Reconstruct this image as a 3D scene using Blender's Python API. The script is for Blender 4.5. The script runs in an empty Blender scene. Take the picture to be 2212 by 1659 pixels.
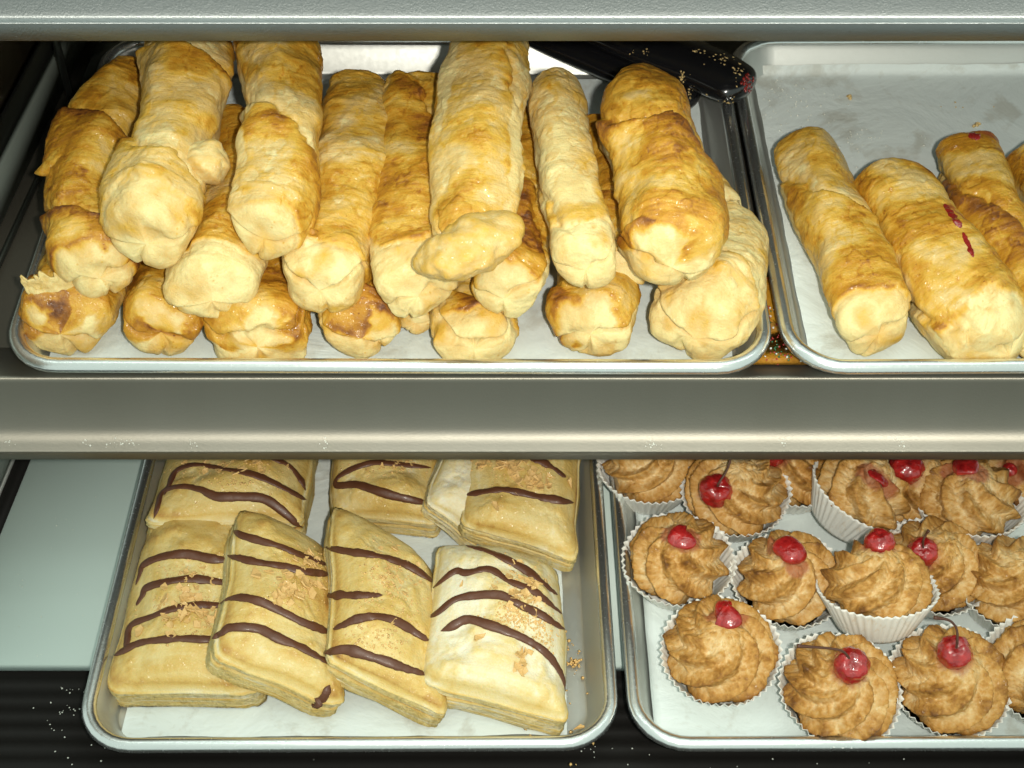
import bpy, math, random
import numpy as np
from mathutils import Vector, Matrix
from mathutils.bvhtree import BVHTree

S = bpy.context.scene
COL = S.collection
rad = math.radians

# ------------------------------------------------------------------ camera, world, lamps
FPX = 2900.0                      # focal length in units of a 2212 px wide picture
PITCH = rad(45.0)
CAM = np.array([0.0, 0.0, 0.745])
FWD = np.array([0.0, math.cos(PITCH), -math.sin(PITCH)])
UPV = np.array([0.0, math.sin(PITCH), math.cos(PITCH)])

cam = bpy.data.cameras.new('camera')
cam.sensor_width = 36.0
cam.lens = 36.0 * FPX / 2212.0
cam.clip_start = 0.02
cam.clip_end = 60.0
cam.dof.use_dof = True
cam.dof.focus_distance = 0.83
cam.dof.aperture_fstop = 16.0
cam_o = bpy.data.objects.new('camera', cam)
cam_o.location = CAM
cam_o.rotation_euler = (math.pi / 2 - PITCH, 0, 0)
COL.objects.link(cam_o)
S.camera = cam_o

W = bpy.data.worlds.new('World')
S.world = W
W.use_nodes = True
W.node_tree.nodes['Background'].inputs['Color'].default_value = (0.84, 1.0, 0.91, 1)
W.node_tree.nodes['Background'].inputs['Strength'].default_value = 0.72
S.view_settings.view_transform = 'Standard'
S.view_settings.look = 'None'
S.view_settings.exposure = 0.08
S.view_settings.gamma = 1.0


def lamp(name, kind, loc, target, energy, color, **kw):
    d = bpy.data.lights.new(name, kind)
    d.energy = energy
    d.color = color
    for k, v in kw.items():
        setattr(d, k, v)
    o = bpy.data.objects.new(name, d)
    o.location = loc
    o.rotation_euler = (Vector(target) - Vector(loc)).to_track_quat('-Z', 'Y').to_euler()
    COL.objects.link(o)
    return o


# the camera's flash, beside the lens; the shop's ceiling tubes; the tube inside the case
lamp('flash', 'SPOT', (0.050, -0.012, 0.765), (0.04, 0.66, 0.21), 24.0, (1.0, 0.965, 0.86),
     spot_size=rad(78), spot_blend=1.0, shadow_soft_size=0.012)
lamp('ceiling_tubes', 'AREA', (0.15, 0.10, 2.6), (0.1, 0.6, 0.2), 6.0, (0.86, 1.0, 0.90),
     shape='RECTANGLE', size=1.6, size_y=0.5)
lamp('case_tube', 'AREA', (0.05, 0.60, 0.74), (0.05, 0.70, 0.15), 0.5, (0.9, 1.0, 0.92),
     shape='RECTANGLE', size=1.1, size_y=0.05)

# ------------------------------------------------------------------ frames: picture -> place
TILT = rad(4.4)
UY = np.array([0.0, math.cos(TILT), math.sin(TILT)])
UZ = np.array([0.0, -math.sin(TILT), math.cos(TILT)])


def ray(px, py):
    return np.array([(px - 1106.0) / FPX, 0, 0]) - UPV * ((py - 829.5) / FPX) + FWD


RIM = 0.026
_front = CAM + ray(845, 775) * 0.785
UO = _front - UZ * RIM            # a point of the upper shelf's top face


def up(px, py, z=0.0):            # a point of the picture on the plane z above the upper shelf
    d = ray(px, py)
    t = ((UO + UZ * z - CAM) @ UZ) / (d @ UZ)
    return CAM + d * t


def lo(px, py, z=0.0):            # the same for the lower deck
    d = ray(px, py)
    return CAM + d * ((z - CAM[2]) / d[2])


def mpp(p):                       # metres per picture pixel at a point
    return ((p - CAM) @ FWD) / FPX


# ------------------------------------------------------------------ noise
_rs = np.random.RandomState(7)
_perm = np.concatenate([_rs.permutation(256)] * 3)
_g = _rs.normal(size=(256, 3))
_g /= np.linalg.norm(_g, axis=1)[:, None]


def perlin(p):
    p = np.asarray(p, float)
    i = np.floor(p).astype(int)
    f = p - i
    u = f * f * f * (f * (f * 6 - 15) + 10)
    i &= 255
    out = 0
    for dx in (0, 1):
        wx = u[..., 0] if dx else 1 - u[..., 0]
        for dy in (0, 1):
            wy = u[..., 1] if dy else 1 - u[..., 1]
            for dz in (0, 1):
                wz = u[..., 2] if dz else 1 - u[..., 2]
                h = _perm[_perm[_perm[(i[..., 0] + dx) & 255] + ((i[..., 1] + dy) & 255)] + ((i[..., 2] + dz) & 255)]
                g = _g[h]
                out = out + wx * wy * wz * (g[..., 0] * (f[..., 0] - dx) + g[..., 1] * (f[..., 1] - dy) + g[..., 2] * (f[..., 2] - dz))
    return out * 1.5


def fbm(p, oct=4, gain=0.5):
    p = np.asarray(p, float)
    a, s, o = 1.0, 0.0, 0
    for k in range(oct):
        o = o + a * perlin(p * (2.03 ** k) + 17.3 * k)
        s += a
        a *= gain
    return o / s


def sst(a, b, x):
    t = np.clip((x - a) / (b - a), 0, 1)
    return t * t * (3 - 2 * t)


def catmull(P, n):
    P = np.asarray(P, float)
    P = np.vstack([2 * P[0] - P[1], P, 2 * P[-1] - P[-2]])
    k = len(P) - 3
    t = np.linspace(0, k, n)
    i = np.minimum(t.astype(int), k - 1)
    f = (t - i)[:, None]
    a, b, c, d = P[i], P[i + 1], P[i + 2], P[i + 3]
    return 0.5 * (2 * b + (c - a) * f + (2 * a - 5 * b + 4 * c - d) * f * f + (3 * b - a - 3 * c + d) * f ** 3)


# ------------------------------------------------------------------ objects
def tag(o, label=None, cat=None, group=None, kind=None):
    for k, v in (('label', label), ('category', cat), ('group', group), ('kind', kind)):
        if v:
            o[k] = v
    return o


WPOS = {}                         # world position of every object's origin (no parent is turned or scaled)


def empty(name, loc, label=None, cat=None, group=None, kind=None):
    o = bpy.data.objects.new(name, None)
    o.empty_display_size = 0.01
    o.location = [float(v) for v in loc]
    COL.objects.link(o)
    WPOS[o.name] = np.array(o.location)
    return tag(o, label, cat, group, kind)


def mesh_obj(name, V, F, mat, parent=None, smooth=True, attrs=None, loc=None, mesh_only=False):
    """V in world coordinates; the object's origin is put at loc (or at its parent's)."""
    V = np.asarray(V, float)
    if loc is None:
        loc = WPOS[parent.name] if parent is not None else np.append((V.min(0) + V.max(0))[:2] / 2, V[:, 2].min())
    loc = np.asarray(loc, float)
    me = bpy.data.meshes.new(name)
    me.vertices.add(len(V))
    me.vertices.foreach_set('co', (V - loc).astype(np.float32).ravel())
    if isinstance(F, np.ndarray):
        k = F.shape[1]
        n = len(F)
        me.loops.add(n * k)
        me.loops.foreach_set('vertex_index', F.astype(np.int32).ravel())
        me.polygons.add(n)
        me.polygons.foreach_set('loop_start', np.arange(0, n * k, k, dtype=np.int32))
    else:
        flat = [v for f in F for v in f]
        me.loops.add(len(flat))
        me.loops.foreach_set('vertex_index', flat)
        me.polygons.add(len(F))
        st, s = [], 0
        for f in F:
            st.append(s)
            s += len(f)
        me.polygons.foreach_set('loop_start', st)
    me.update(calc_edges=True)
    me.validate()
    if smooth:
        me.polygons.foreach_set('use_smooth', np.ones(len(me.polygons), bool))
    for k, a in (attrs or {}).items():
        at = me.attributes.new(k, 'FLOAT', 'POINT')
        at.data.foreach_set('value', np.asarray(a, np.float32).ravel())
    me.materials.append(mat)
    o = bpy.data.objects.new(name, me)
    COL.objects.link(o)
    if parent is not None:
        o.parent = parent
        o.location = [float(v) for v in (loc - WPOS[parent.name])]
    else:
        o.location = [float(v) for v in loc]
    WPOS[o.name] = np.array(loc, float)
    return o


def grid_faces(n, m, close=True):
    i = np.arange(n - 1)[:, None]
    j = np.arange(m if close else m - 1)[None, :]
    a = i * m + j
    b = i * m + (j + 1) % m
    return np.stack([a, b, b + m, a + m], -1).reshape(-1, 4)


def box_vf(x0, x1, y0, y1, z0, z1, c=0.0):
    V = np.array([[x, y, z] for z in (z0, z1) for y in (y0, y1) for x in (x0, x1)], float)
    F = [[0, 2, 3, 1], [4, 5, 7, 6], [0, 1, 5, 4], [1, 3, 7, 5], [3, 2, 6, 7], [2, 0, 4, 6]]
    return V, F


def tube(P, R, m=10, flat=1.0, N=None):
    """closed tube along P (n,3) with radii R (n); N = normals for the flat axis"""
    P = np.asarray(P, float)
    n = len(P)
    R = np.broadcast_to(np.asarray(R, float), (n,))
    T = np.gradient(P, axis=0)
    T /= np.linalg.norm(T, axis=1)[:, None] + 1e-12
    if N is None:
        ref = np.array([0.13, 0.31, 0.94])
        N = np.tile(ref, (n, 1))
    N = N - (N * T).sum(1)[:, None] * T
    N /= np.linalg.norm(N, axis=1)[:, None] + 1e-12
    B = np.cross(T, N)
    th = np.linspace(0, 2 * np.pi, m, endpoint=False)
    V = P[:, None, :] + R[:, None, None] * (np.cos(th)[None, :, None] * B[:, None, :] + flat * np.sin(th)[None, :, None] * N[:, None, :])
    V = V.reshape(-1, 3)
    F = grid_faces(n, m).tolist()
    V = np.vstack([V, P[:1], P[-1:]])
    a, b = n * m, n * m + 1
    for j in range(m):
        F.append([a, (j + 1) % m, j])
        F.append([b, (n - 1) * m + j, (n - 1) * m + (j + 1) % m])
    return V, F


# ------------------------------------------------------------------ materials
class NT:
    def __init__(self, name):
        self.m = bpy.data.materials.new(name)
        self.m.use_nodes = True
        self.t = self.m.node_tree
        self.b = self.t.nodes['Principled BSDF']
        self.co = self.n('ShaderNodeTexCoord').outputs['Object']

    def n(self, kind, **kw):
        x = self.t.nodes.new(kind)
        for k, v in kw.items():
            setattr(x, k, v)
        return x

    def put(self, sock, v):
        if isinstance(v, bpy.types.NodeSocket):
            self.t.links.new(v, sock)
        else:
            sock.default_value = v

    def set(self, **kw):
        for k, v in kw.items():
            self.put(self.b.inputs[k.replace('_', ' ')], v)
        return self

    def noise(self, scale, detail=4, rough=0.55, stretch=None, dist=0.0, co=None):
        x = self.n('ShaderNodeTexNoise')
        x.inputs['Scale'].default_value = scale
        x.inputs['Detail'].default_value = detail
        x.inputs['Roughness'].default_value = rough
        x.inputs['Distortion'].default_value = dist
        c = co or self.co
        if stretch:
            mp = self.n('ShaderNodeMapping')
            mp.inputs['Scale'].default_value = stretch
            self.t.links.new(c, mp.inputs['Vector'])
            c = mp.outputs['Vector']
        self.t.links.new(c, x.inputs['Vector'])
        return x.outputs['Fac']

    def attr(self, name):
        x = self.n('ShaderNodeAttribute', attribute_name=name)
        return x.outputs['Fac']

    def math(self, op, a, b=0.0, c=None, clamp=False):
        x = self.n('ShaderNodeMath', operation=op)
        x.use_clamp = clamp
        self.put(x.inputs[0], a)
        self.put(x.inputs[1], b)
        if c is not None:
            self.put(x.inputs[2], c)
        return x.outputs[0]

    def ramp(self, fac, stops, interp='LINEAR'):
        x = self.n('ShaderNodeValToRGB')
        r = x.color_ramp
        r.interpolation = interp
        while len(r.elements) < len(stops):
            r.elements.new(0.5)
        for e, (p, c) in zip(r.elements, stops):
            e.position = p
            e.color = (c[0], c[1], c[2], 1) if not isinstance(c, (int, float)) else (c, c, c, 1)
        self.put(x.inputs['Fac'], fac)
        return x.outputs['Color']

    def mix(self, f, a, b):
        x = self.n('ShaderNodeMix', data_type='RGBA')
        self.put(x.inputs[0], f)
        for s, v in ((x.inputs[6], a), (x.inputs[7], b)):
            self.put(s, v if isinstance(v, bpy.types.NodeSocket) else (v[0], v[1], v[2], 1))
        return x.outputs[2]

    def bump(self, h, strength=0.5, dist=0.001, prev=None):
        x = self.n('ShaderNodeBump')
        x.inputs['Strength'].default_value = strength
        x.inputs['Distance'].default_value = dist
        self.put(x.inputs['Height'], h)
        if prev is not None:
            self.put(x.inputs['Normal'], prev)
        return x.outputs['Normal']


def m_dough(name, stops, coat=0.8, rough=0.5, streak=0.25, grain=0.45, brush=False):
    t = NT(name)
    n1 = t.noise(160, 5, 0.6)
    n2 = t.noise(900, 3, 0.6)
    f = t.math('ADD', t.attr('bake'), t.math('MULTIPLY', t.math('SUBTRACT', n1, 0.5), streak))
    f = t.math('ADD', f, t.math('MULTIPLY', t.math('SUBTRACT', n2, 0.5), 0.16), clamp=True)
    hgt = None
    if brush:                          # egg-wash brush marks and flaky grain across the strip
        cx = t.n('ShaderNodeCombineXYZ')
        t.put(cx.inputs[0], t.attr('along'))
        t.put(cx.inputs[1], t.attr('around'))
        t.put(cx.inputs[2], t.math('MULTIPLY', n1, 0.0015))
        st = t.noise(1.0, 4, 0.65, stretch=(620, 70, 400), co=cx.outputs[0])
        st2 = t.noise(1.0, 3, 0.6, stretch=(230, 40, 300), co=cx.outputs[0])
        msk = t.math('ADD', t.math('MULTIPLY', t.attr('glaze'), 0.85), 0.15)
        f = t.math('ADD', f, t.math('MULTIPLY', t.math('SUBTRACT', st, 0.5), t.math('MULTIPLY', msk, 0.36)))
        f = t.math('ADD', f, t.math('MULTIPLY', t.math('SUBTRACT', st2, 0.5), t.math('MULTIPLY', msk, 0.34)))
        vo = t.n('ShaderNodeTexVoronoi')
        vo.inputs['Scale'].default_value = 260
        vo.inputs['Randomness'].default_value = 1.0
        t.t.links.new(t.co, vo.inputs['Vector'])
        bl = t.ramp(vo.outputs['Distance'], [(0.10, 1.0), (0.22, 0.0)])
        pick = t.ramp(t.noise(60, 2), [(0.55, 0.0), (0.62, 1.0)])
        f = t.math('ADD', f, t.math('MULTIPLY', t.math('MULTIPLY', bl, pick), 0.22), clamp=True)
        hgt = st
    col = t.ramp(f, stops)
    red = t.attr('filling')
    col = t.mix(red, col, (0.30, 0.05, 0.022))
    b1 = t.bump(t.noise(330, 4, 0.6), 0.5, 0.0013)
    b2 = t.bump(n2, grain, 0.0007, b1)
    if hgt is not None:
        b2 = t.bump(hgt, 0.6, 0.0007, b2)
    wet = t.math('MULTIPLY', t.attr('glaze'), coat)
    drop = t.ramp(t.noise(420, 3, 0.6), [(0.40, 0.25), (0.62, 1.0)])
    wet = t.math('MULTIPLY', wet, drop)
    b3 = t.bump(t.noise(170, 2, 0.5), 0.85, 0.006)
    t.set(Base_Color=col, Roughness=rough, Normal=b2, Coat_Weight=wet, Coat_Roughness=0.2)
    t.put(t.b.inputs['Coat Normal'], b3)
    t.set(Subsurface_Weight=0.12, Subsurface_Scale=0.004)
    t.b.inputs['Subsurface Radius'].default_value = (1.0, 0.5, 0.2)
    t.b.inputs['Specular IOR Level'].default_value = 0.35
    return t.m


ROLL_STOPS = [(0.0, (0.78, 0.65, 0.31)), (0.20, (0.69, 0.475, 0.175)), (0.45, (0.65, 0.385, 0.055)),
              (0.66, (0.51, 0.235, 0.015)), (0.86, (0.29, 0.105, 0.010)), (1.0, (0.13, 0.04, 0.008))]
PUFF_STOPS = [(0.0, (0.80, 0.74, 0.55)), (0.3, (0.72, 0.56, 0.24)), (0.55, (0.64, 0.43, 0.12)),
              (0.8, (0.46, 0.24, 0.05)), (1.0, (0.16, 0.07, 0.025))]
MAC_STOPS = [(0.0, (0.80, 0.66, 0.40)), (0.3, (0.69, 0.46, 0.20)), (0.55, (0.54, 0.28, 0.068)),
             (0.78, (0.33, 0.145, 0.022)), (1.0, (0.15, 0.055, 0.008))]
M = {}
M['roll'] = m_dough('baked_roll_dough', ROLL_STOPS, 1.0, brush=True)
M['puff'] = m_dough('puff_pastry', PUFF_STOPS, 1.0, streak=0.35)
M['mac'] = m_dough('coconut_macaroon', MAC_STOPS, 0.8, rough=0.65, streak=0.6, grain=1.0)


def m_metal(name, col, rough, grain=(1, 1, 1), gs=300, gb=0.05, sparkle=0.0, rvar=0.15, metallic=1.0, smudge_reflect=0.15, reflect_bands=False):
    t = NT(name)
    n = t.noise(gs, 4, 0.6, stretch=grain)
    sm = t.noise(18, 4, 0.6, stretch=(0.55, 0.05, 0.05), dist=0.2) if reflect_bands else t.noise(18, 4, 0.6)
    c = t.mix(t.math('MULTIPLY', sm, smudge_reflect), col, (col[0] * 0.55, col[1] * 0.52, col[2] * 0.46))
    r = t.math('ADD', t.math('MULTIPLY', n, rvar), rough - rvar / 2)
    nb = t.bump(n, gb, 0.001)
    if sparkle:
        s = t.n('ShaderNodeTexVoronoi')
        s.inputs['Scale'].default_value = 1000
        t.t.links.new(t.co, s.inputs['Vector'])
        nb = t.bump(s.outputs['Color'], sparkle, 0.0004, nb)
    t.set(Base_Color=c, Metallic=metallic, Roughness=r, Normal=nb)
    return t.m


M['alu'] = m_metal('worn_sheet_aluminium', (0.66, 0.67, 0.64), 0.50, (1, 1, 1), 260, 0.06, metallic=0.92)
M['rim'] = m_metal('rolled_rim_aluminium', (0.86, 0.88, 0.87), 0.25, (1, 1, 1), 420, 0.08, metallic=0.96)
M['fascia'] = m_metal('grained_shelf_metal', (0.20, 0.213, 0.212), 0.37, (1, 1, 1), 900, 0.14, sparkle=0.25, rvar=0.2)
M['fascia_reflect'] = m_metal('shelf_metal_floor_reflect', (0.20, 0.19, 0.162), 0.42, (1, 1, 1), 900, 0.06, sparkle=0.12, rvar=0.1, metallic=0.9, smudge_reflect=0.5, reflect_bands=True)  # same metal, with the brown floor's reflection put into its colour
M['darkmetal'] = m_metal('dull_dark_metal', (0.16, 0.17, 0.15), 0.42, (1, 1, 1), 200, 0.05, rvar=0.1)


def m_paper(name, col, spots=True):
    t = NT(name)
    s = t.ramp(t.noise(26, 5, 0.62, dist=0.4), [(0.55, 0.0), (0.66, 1.0)])
    s2 = t.ramp(t.noise(7, 3, 0.5), [(0.35, 0.0), (0.75, 1.0)])
    c = t.mix(t.math('MULTIPLY', s2, 0.35), col, (col[0] * 0.86, col[1] * 0.84, col[2] * 0.78))
    if spots:
        c = t.mix(t.math('MULTIPLY', s, 0.45), c, (0.40, 0.37, 0.29))
    nb = t.bump(t.noise(14, 5, 0.6, dist=0.6), 0.5, 0.008)
    nb = t.bump(t.noise(700, 2), 0.1, 0.0004, nb)
    t.set(Base_Color=c, Roughness=0.5, Normal=nb)
    t.set(Subsurface_Weight=0.0)
    return t.m


M['paper'] = m_paper('baking_parchment', (0.72, 0.78, 0.77))


def m_plain(name, col, rough=0.5, coat=0.0, bump=0.0, bs=400, metallic=0.0, spec=0.5, var=0.0):
    t = NT(name)
    c = (col[0], col[1], col[2], 1)
    if var:
        c = t.mix(t.math('MULTIPLY', t.noise(120, 4), 1.0), (col[0] * (1 - var), col[1] * (1 - var), col[2] * (1 - var)),
                  tuple(min(1, v * (1 + var)) for v in col))
    t.set(Base_Color=c, Roughness=rough, Coat_Weight=coat, Metallic=metallic)
    t.b.inputs['Coat Roughness'].default_value = 0.08
    t.b.inputs['Specular IOR Level'].default_value = spec
    if bump:
        nb = t.bump(t.noise(bs, 3), bump, 0.001)
        t.set(Normal=nb)
        t.put(t.b.inputs['Coat Normal'], nb)
    return t.m


M['choc'] = m_plain('milk_chocolate', (0.105, 0.036, 0.015), 0.45, 0.04, 0.25, 260, var=0.25)
M['almond'] = m_plain('toasted_almond', (0.70, 0.44, 0.16), 0.5, 0.2, 0.3, 700, var=0.4)
M['crumb'] = m_plain('pastry_crumb', (0.66, 0.47, 0.20), 0.6, 0.0, 0.4, 900, var=0.35)
M['flour'] = m_plain('sugar_crumb', (0.80, 0.80, 0.72), 0.6)
M['black'] = m_plain('black_plastic', (0.006, 0.006, 0.007), 0.18, 0.5, 0.05, 100)
M['stem'] = m_plain('cherry_stem', (0.075, 0.025, 0.012), 0.5, 0.2)
M['jam'] = m_plain('red_jam', (0.26, 0.016, 0.012), 0.2, 0.8, 0.4, 350, var=0.4)
M['cream'] = m_plain('pale_torn_dough', (0.74, 0.62, 0.34), 0.6, 0.1, 0.6, 500, var=0.12)


def m_cherry():
    t = NT('glazed_cherry')
    n = t.noise(160, 4, 0.6)
    c = t.ramp(n, [(0.3, (0.20, 0.005, 0.006)), (0.7, (0.48, 0.02, 0.018))])
    nb = t.bump(t.noise(240, 3), 0.6, 0.0015)
    t.set(Base_Color=c, Roughness=0.25, Coat_Weight=1.0, Coat_Roughness=0.06, Normal=nb)
    t.put(t.b.inputs['Coat Normal'], nb)
    t.set(Subsurface_Weight=0.25, Subsurface_Scale=0.004)
    return t.m


M['cherry'] = m_cherry()


def m_cup():
    t = NT('white_fluted_paper')
    s = t.ramp(t.noise(190, 3, 0.6, stretch=(1, 1, 0.5)), [(0.56, 0.0), (0.72, 1.0)])
    c = t.mix(t.math('MULTIPLY', s, 0.5), (0.93, 0.92, 0.86), (0.72, 0.56, 0.36))
    t.set(Base_Color=c, Roughness=0.55)
    tr = t.n('ShaderNodeBsdfTranslucent')
    t.put(tr.inputs['Color'], c)
    mx = t.n('ShaderNodeMixShader')
    mx.inputs[0].default_value = 0.15
    t.t.links.new(t.b.outputs[0], mx.inputs[1])
    t.t.links.new(tr.outputs[0], mx.inputs[2])
    t.t.links.new(mx.outputs[0], t.t.nodes['Material Output'].inputs['Surface'])
    return t.m


M['cup'] = m_cup()


def m_glass(name, col, rough=0.0):
    t = NT(name)
    t.set(Base_Color=(col[0], col[1], col[2], 1), Roughness=rough, Transmission_Weight=1.0, IOR=1.5)
    return t.m


M['glass'] = m_glass('green_shelf_glass', (0.55, 0.78, 0.68))
M['frost'] = m_plain('frosted_white_panel', (0.60, 0.70, 0.65), 0.36, 0.1, 0.04, 900)
M['deck'] = m_plain('black_ribbed_deck', (0.011, 0.010, 0.009), 0.5, 0.0, 0.25, 60, spec=0.12)
M['board'] = m_plain('dark_shelf_board', (0.05, 0.044, 0.034), 0.35, 0.0, 0.1, 60)
M['side'] = m_plain('brown_tinted_side', (0.20, 0.15, 0.09), 0.35, 0.0, 0.05, 60)
M['grey'] = m_plain('grey_side_and_reflection', (0.22, 0.25, 0.22), 0.4, 0.0, 0.05, 60)  # lower side panel, and the painted reflection beside the upper shelf

exec_order = []
# ------------------------------------------------------------------ the display case
case = empty('display_case', (0.0, 0.60, 0.0), 'metal bakery display case with dark shelves, grey shelf fronts and frosted floor panel', 'display case')
XL, XR = -0.62, 0.75


def Yz(py, Y):                      # height of the point at horizontal distance Y seen on picture row py
    d = ray(1106, py)
    return CAM[2] + d[2] * Y / d[1]


def extrude_x(prof, x0, x1, n=2, wob=0.0):
    prof = np.asarray(prof, float)
    xs = np.linspace(x0, x1, n)
    V = np.array([[x, p[0], p[1]] for x in xs for p in prof])
    return V, grid_faces(n, len(prof), True), len(prof)


def fascia(name, Y, py_top, length, ledge, lip, depth, bend=0.0052, lean=0.0004, mat='fascia', g0=8.5, g1=9.0):
    z = Yz(py_top, Y)
    a, b = rad(20), rad(57)
    pts = [(Y + depth, z), (Y + 0.0025, z), (Y + 0.0008, z - 0.0003)]
    p = np.array([Y, z - 0.0012])
    d1 = np.array([-math.sin(a), -math.cos(a)])
    d2 = np.array([-math.sin(b), -math.cos(b)])
    pts.append(tuple(p))
    e = p + d1 * length
    r_ = p.copy()
    for t in np.linspace(0.0, 1, 16):      # a slightly hollow face, steeper at the top
        g = rad(g0) + rad(g1) * t ** 1.6
        r_ = r_ + np.array([-math.sin(g), -math.cos(g)]) * length / 16
        pts.append(tuple(r_))
    e = r_
    a = rad(g0 + g1)
    # a soft bend into the flared ledge
    q = e.copy()
    for k in range(1, 7):
        g = a + (b - a) * k / 6
        q = q + np.array([-math.sin(g), -math.cos(g)]) * (bend / 6)
        pts.append(tuple(q))
    for k in range(3):
        q = q + d2 * ledge / 3
        pts.append(tuple(q))
    for g in (75, 20, -15):           # rolled nose
        q = q + np.array([-math.sin(rad(g)) * 0.4, -math.cos(rad(g))]) * 0.0007
        pts.append(tuple(q))
    q = q + np.array([-lean, -lip])
    pts.append(tuple(q))
    q = q + np.array([0.0012, -0.0008])
    pts.append(tuple(q))
    q = q + np.array([0.03, 0.0])
    pts.append(tuple(q))
    pts.append((q[0], q[1] + 0.003))
    pts.append((Y + depth, z - 0.006))
    V, F, k = extrude_x(pts, XL, XR, 2)
    F = F.tolist() + [list(range(k)), list(range(k, 2 * k))[::-1]]
    o = mesh_obj(name, V, F, M[mat], case)
    # keep the long bends smooth, the noses crisp
    return o


f_mid = fascia('shelf_front', 0.573, 817, 0.0335, 0.0042, 0.0055, 0.05, bend=0.0095, mat='fascia_reflect', g0=13.5, g1=15.0)
f_top = fascia('shelf_front', 0.686, -140, 0.0430, 0.0012, 0.0085, 0.05, 0.0028, 0.0022)
for f in (f_mid, f_top):
    f['label'] = 'grey grained metal shelf front below the roll trays' if f is f_mid else 'bright grained metal shelf front across the top'


def up_box(name, mat, x0, x1, y0, y1, z0, z1, parent=case):
    V, F = box_vf(x0, x1, y0, y1, z0, z1)
    V = UO + np.outer(V[:, 0], [1, 0, 0]) + np.outer(V[:, 1], UY) + np.outer(V[:, 2], UZ)
    return mesh_obj(name, V, F, mat, parent, smooth=False)


def ul(px, py, z=0.0):               # local coordinates on the upper shelf
    p = up(px, py, z) - UO
    return np.array([p[0], p @ UY])


yfront = ul(1106, 815)[1]
up_box('shelf_board', M['board'], XL, XR, yfront + 0.006, yfront + 0.40, -0.009, 0.0)
up_box('glass_edge', M['glass'], XL, XR, yfront, yfront + 0.0055, -0.0075, 0.0005)
# board of the shelf above (behind the top front)
V, F = box_vf(XL, XR, 0.74, 1.05, 0.384, 0.392)
mesh_obj('shelf_board', V, F, M['darkmetal'], case, smooth=False)
pts = []
_r = random.Random(77)
for x_ in (18, 185, 240, 262, 285, 415, 700, 1405, 1420, 1690, 1950):
    for _ in range(7):
        pts.append((x_ + _r.gauss(0, 6), 958 + _r.gauss(0, 5), _r.uniform(.0003, .0009)))
bpy.context.view_layer.update()
_T = BVHTree.FromPolygons([f_mid.matrix_world @ v.co for v in f_mid.data.vertices], [p.vertices[:] for p in f_mid.data.polygons])
LIP = []
for x_, y_, s_ in pts:
    q_ = _T.ray_cast(Vector(CAM), Vector(ray(x_, y_)).normalized())
    if q_[0] is not None:
        LIP.append((np.array(q_[0]), np.array(q_[1]) if q_[1].y < 0 else -np.array(q_[1]), s_))
# the left end of the upper shelf: grey strips coloured as side-glass reflections, tinted side, post and back ledge
A, B = ul(131, 212), ul(32, 423)
dirl = (B - A) / np.linalg.norm(B - A)


def wall_strip(name, mat, off, z0, z1, s0=-0.12, s1=0.40, th=0.004):
    n = np.array([-dirl[1], dirl[0]])
    if n[0] > 0:
        n = -n
    P = []
    for z in (z0, z1):
        for s, o_ in ((s0, off), (s1, off), (s1, off + th), (s0, off + th)):
            q = A + dirl * s + n * o_
            P.append(UO + np.array([q[0], 0, 0]) + UY * q[1] + UZ * z)
    F = [[0, 1, 2, 3], [7, 6, 5, 4], [0, 4, 5, 1], [1, 5, 6, 2], [2, 6, 7, 3], [3, 7, 4, 0]]
    return mesh_obj(name, P, F, mat, case, smooth=False)


wall_strip('side_reflection', M['grey'], 0.0, 0.0005, 0.028)  # reflection in the side glass, built as a pale grey strip
wall_strip('side_reflection', M['darkmetal'], 0.006, 0.0005, 0.040)  # darker tone of that reflection, built as a second strip
wall_strip('side_panel', M['side'], 0.0125, 0.0005, 0.19)
wall_strip('edge_trim', M['darkmetal'], -0.013, 0.0005, 0.0035, th=0.003)
p = up(157, 232)
V, F = box_vf(p[0] - 0.0022, p[0] + 0.0022, p[1], p[1] + 0.004, p[2], p[2] + 0.12)
mesh_obj('upright_post', V, F, M['darkmetal'], case, smooth=False)
a, b = ul(170, 190, 0.008), ul(228, 190, 0.008)
up_box('back_ledge', M['alu'], a[0], a[0] + 0.9, a[1], a[1] + 0.12, 0.0, 0.008) if False else None
V = []
for (px, py) in ((170, 186), (240, 186), (262, 92), (212, 92)):
    q = up(px, py, 0.008)
    V += [q, q - UZ * 0.0078]
mesh_obj('back_ledge', V, [[0, 2, 4, 6], [1, 7, 5, 3], [0, 1, 3, 2], [2, 3, 5, 4], [4, 5, 7, 6], [6, 7, 1, 0]], M['darkmetal'], case, smooth=False)
V, F = box_vf(XL, XR, 1.02, 1.03, -0.02, 0.70)
mesh_obj('back_panel', V, F, M['side'], case, smooth=False)

# lower deck: frosted panel, black ribbed floor, side parts
pe = lo(100, 1436)
pl0, pl1 = lo(69, 987), lo(0, 1157)
sl = (pl1 - pl0) / (pl1[1] - pl0[1])


def left_x(y):
    return pl0[0] + sl[0] * (y - pl0[1])


def slab(name, mat, xa, xb, y0, y1, z0, z1):
    """xa, xb: offsets from the panel's slanting left edge, or a number of metres for the right side"""
    q = []
    for z in (z0, z1):
        q += [[left_x(y0) + xa, y0, z], [xb(y0), y0, z], [xb(y1), y1, z], [left_x(y1) + xa, y1, z]]
    F = [[3, 2, 1, 0], [4, 5, 6, 7], [0, 1, 5, 4], [1, 2, 6, 5], [2, 3, 7, 6], [3, 0, 4, 7]]
    return mesh_obj(name, q, F, mat, case, smooth=False)


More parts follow.
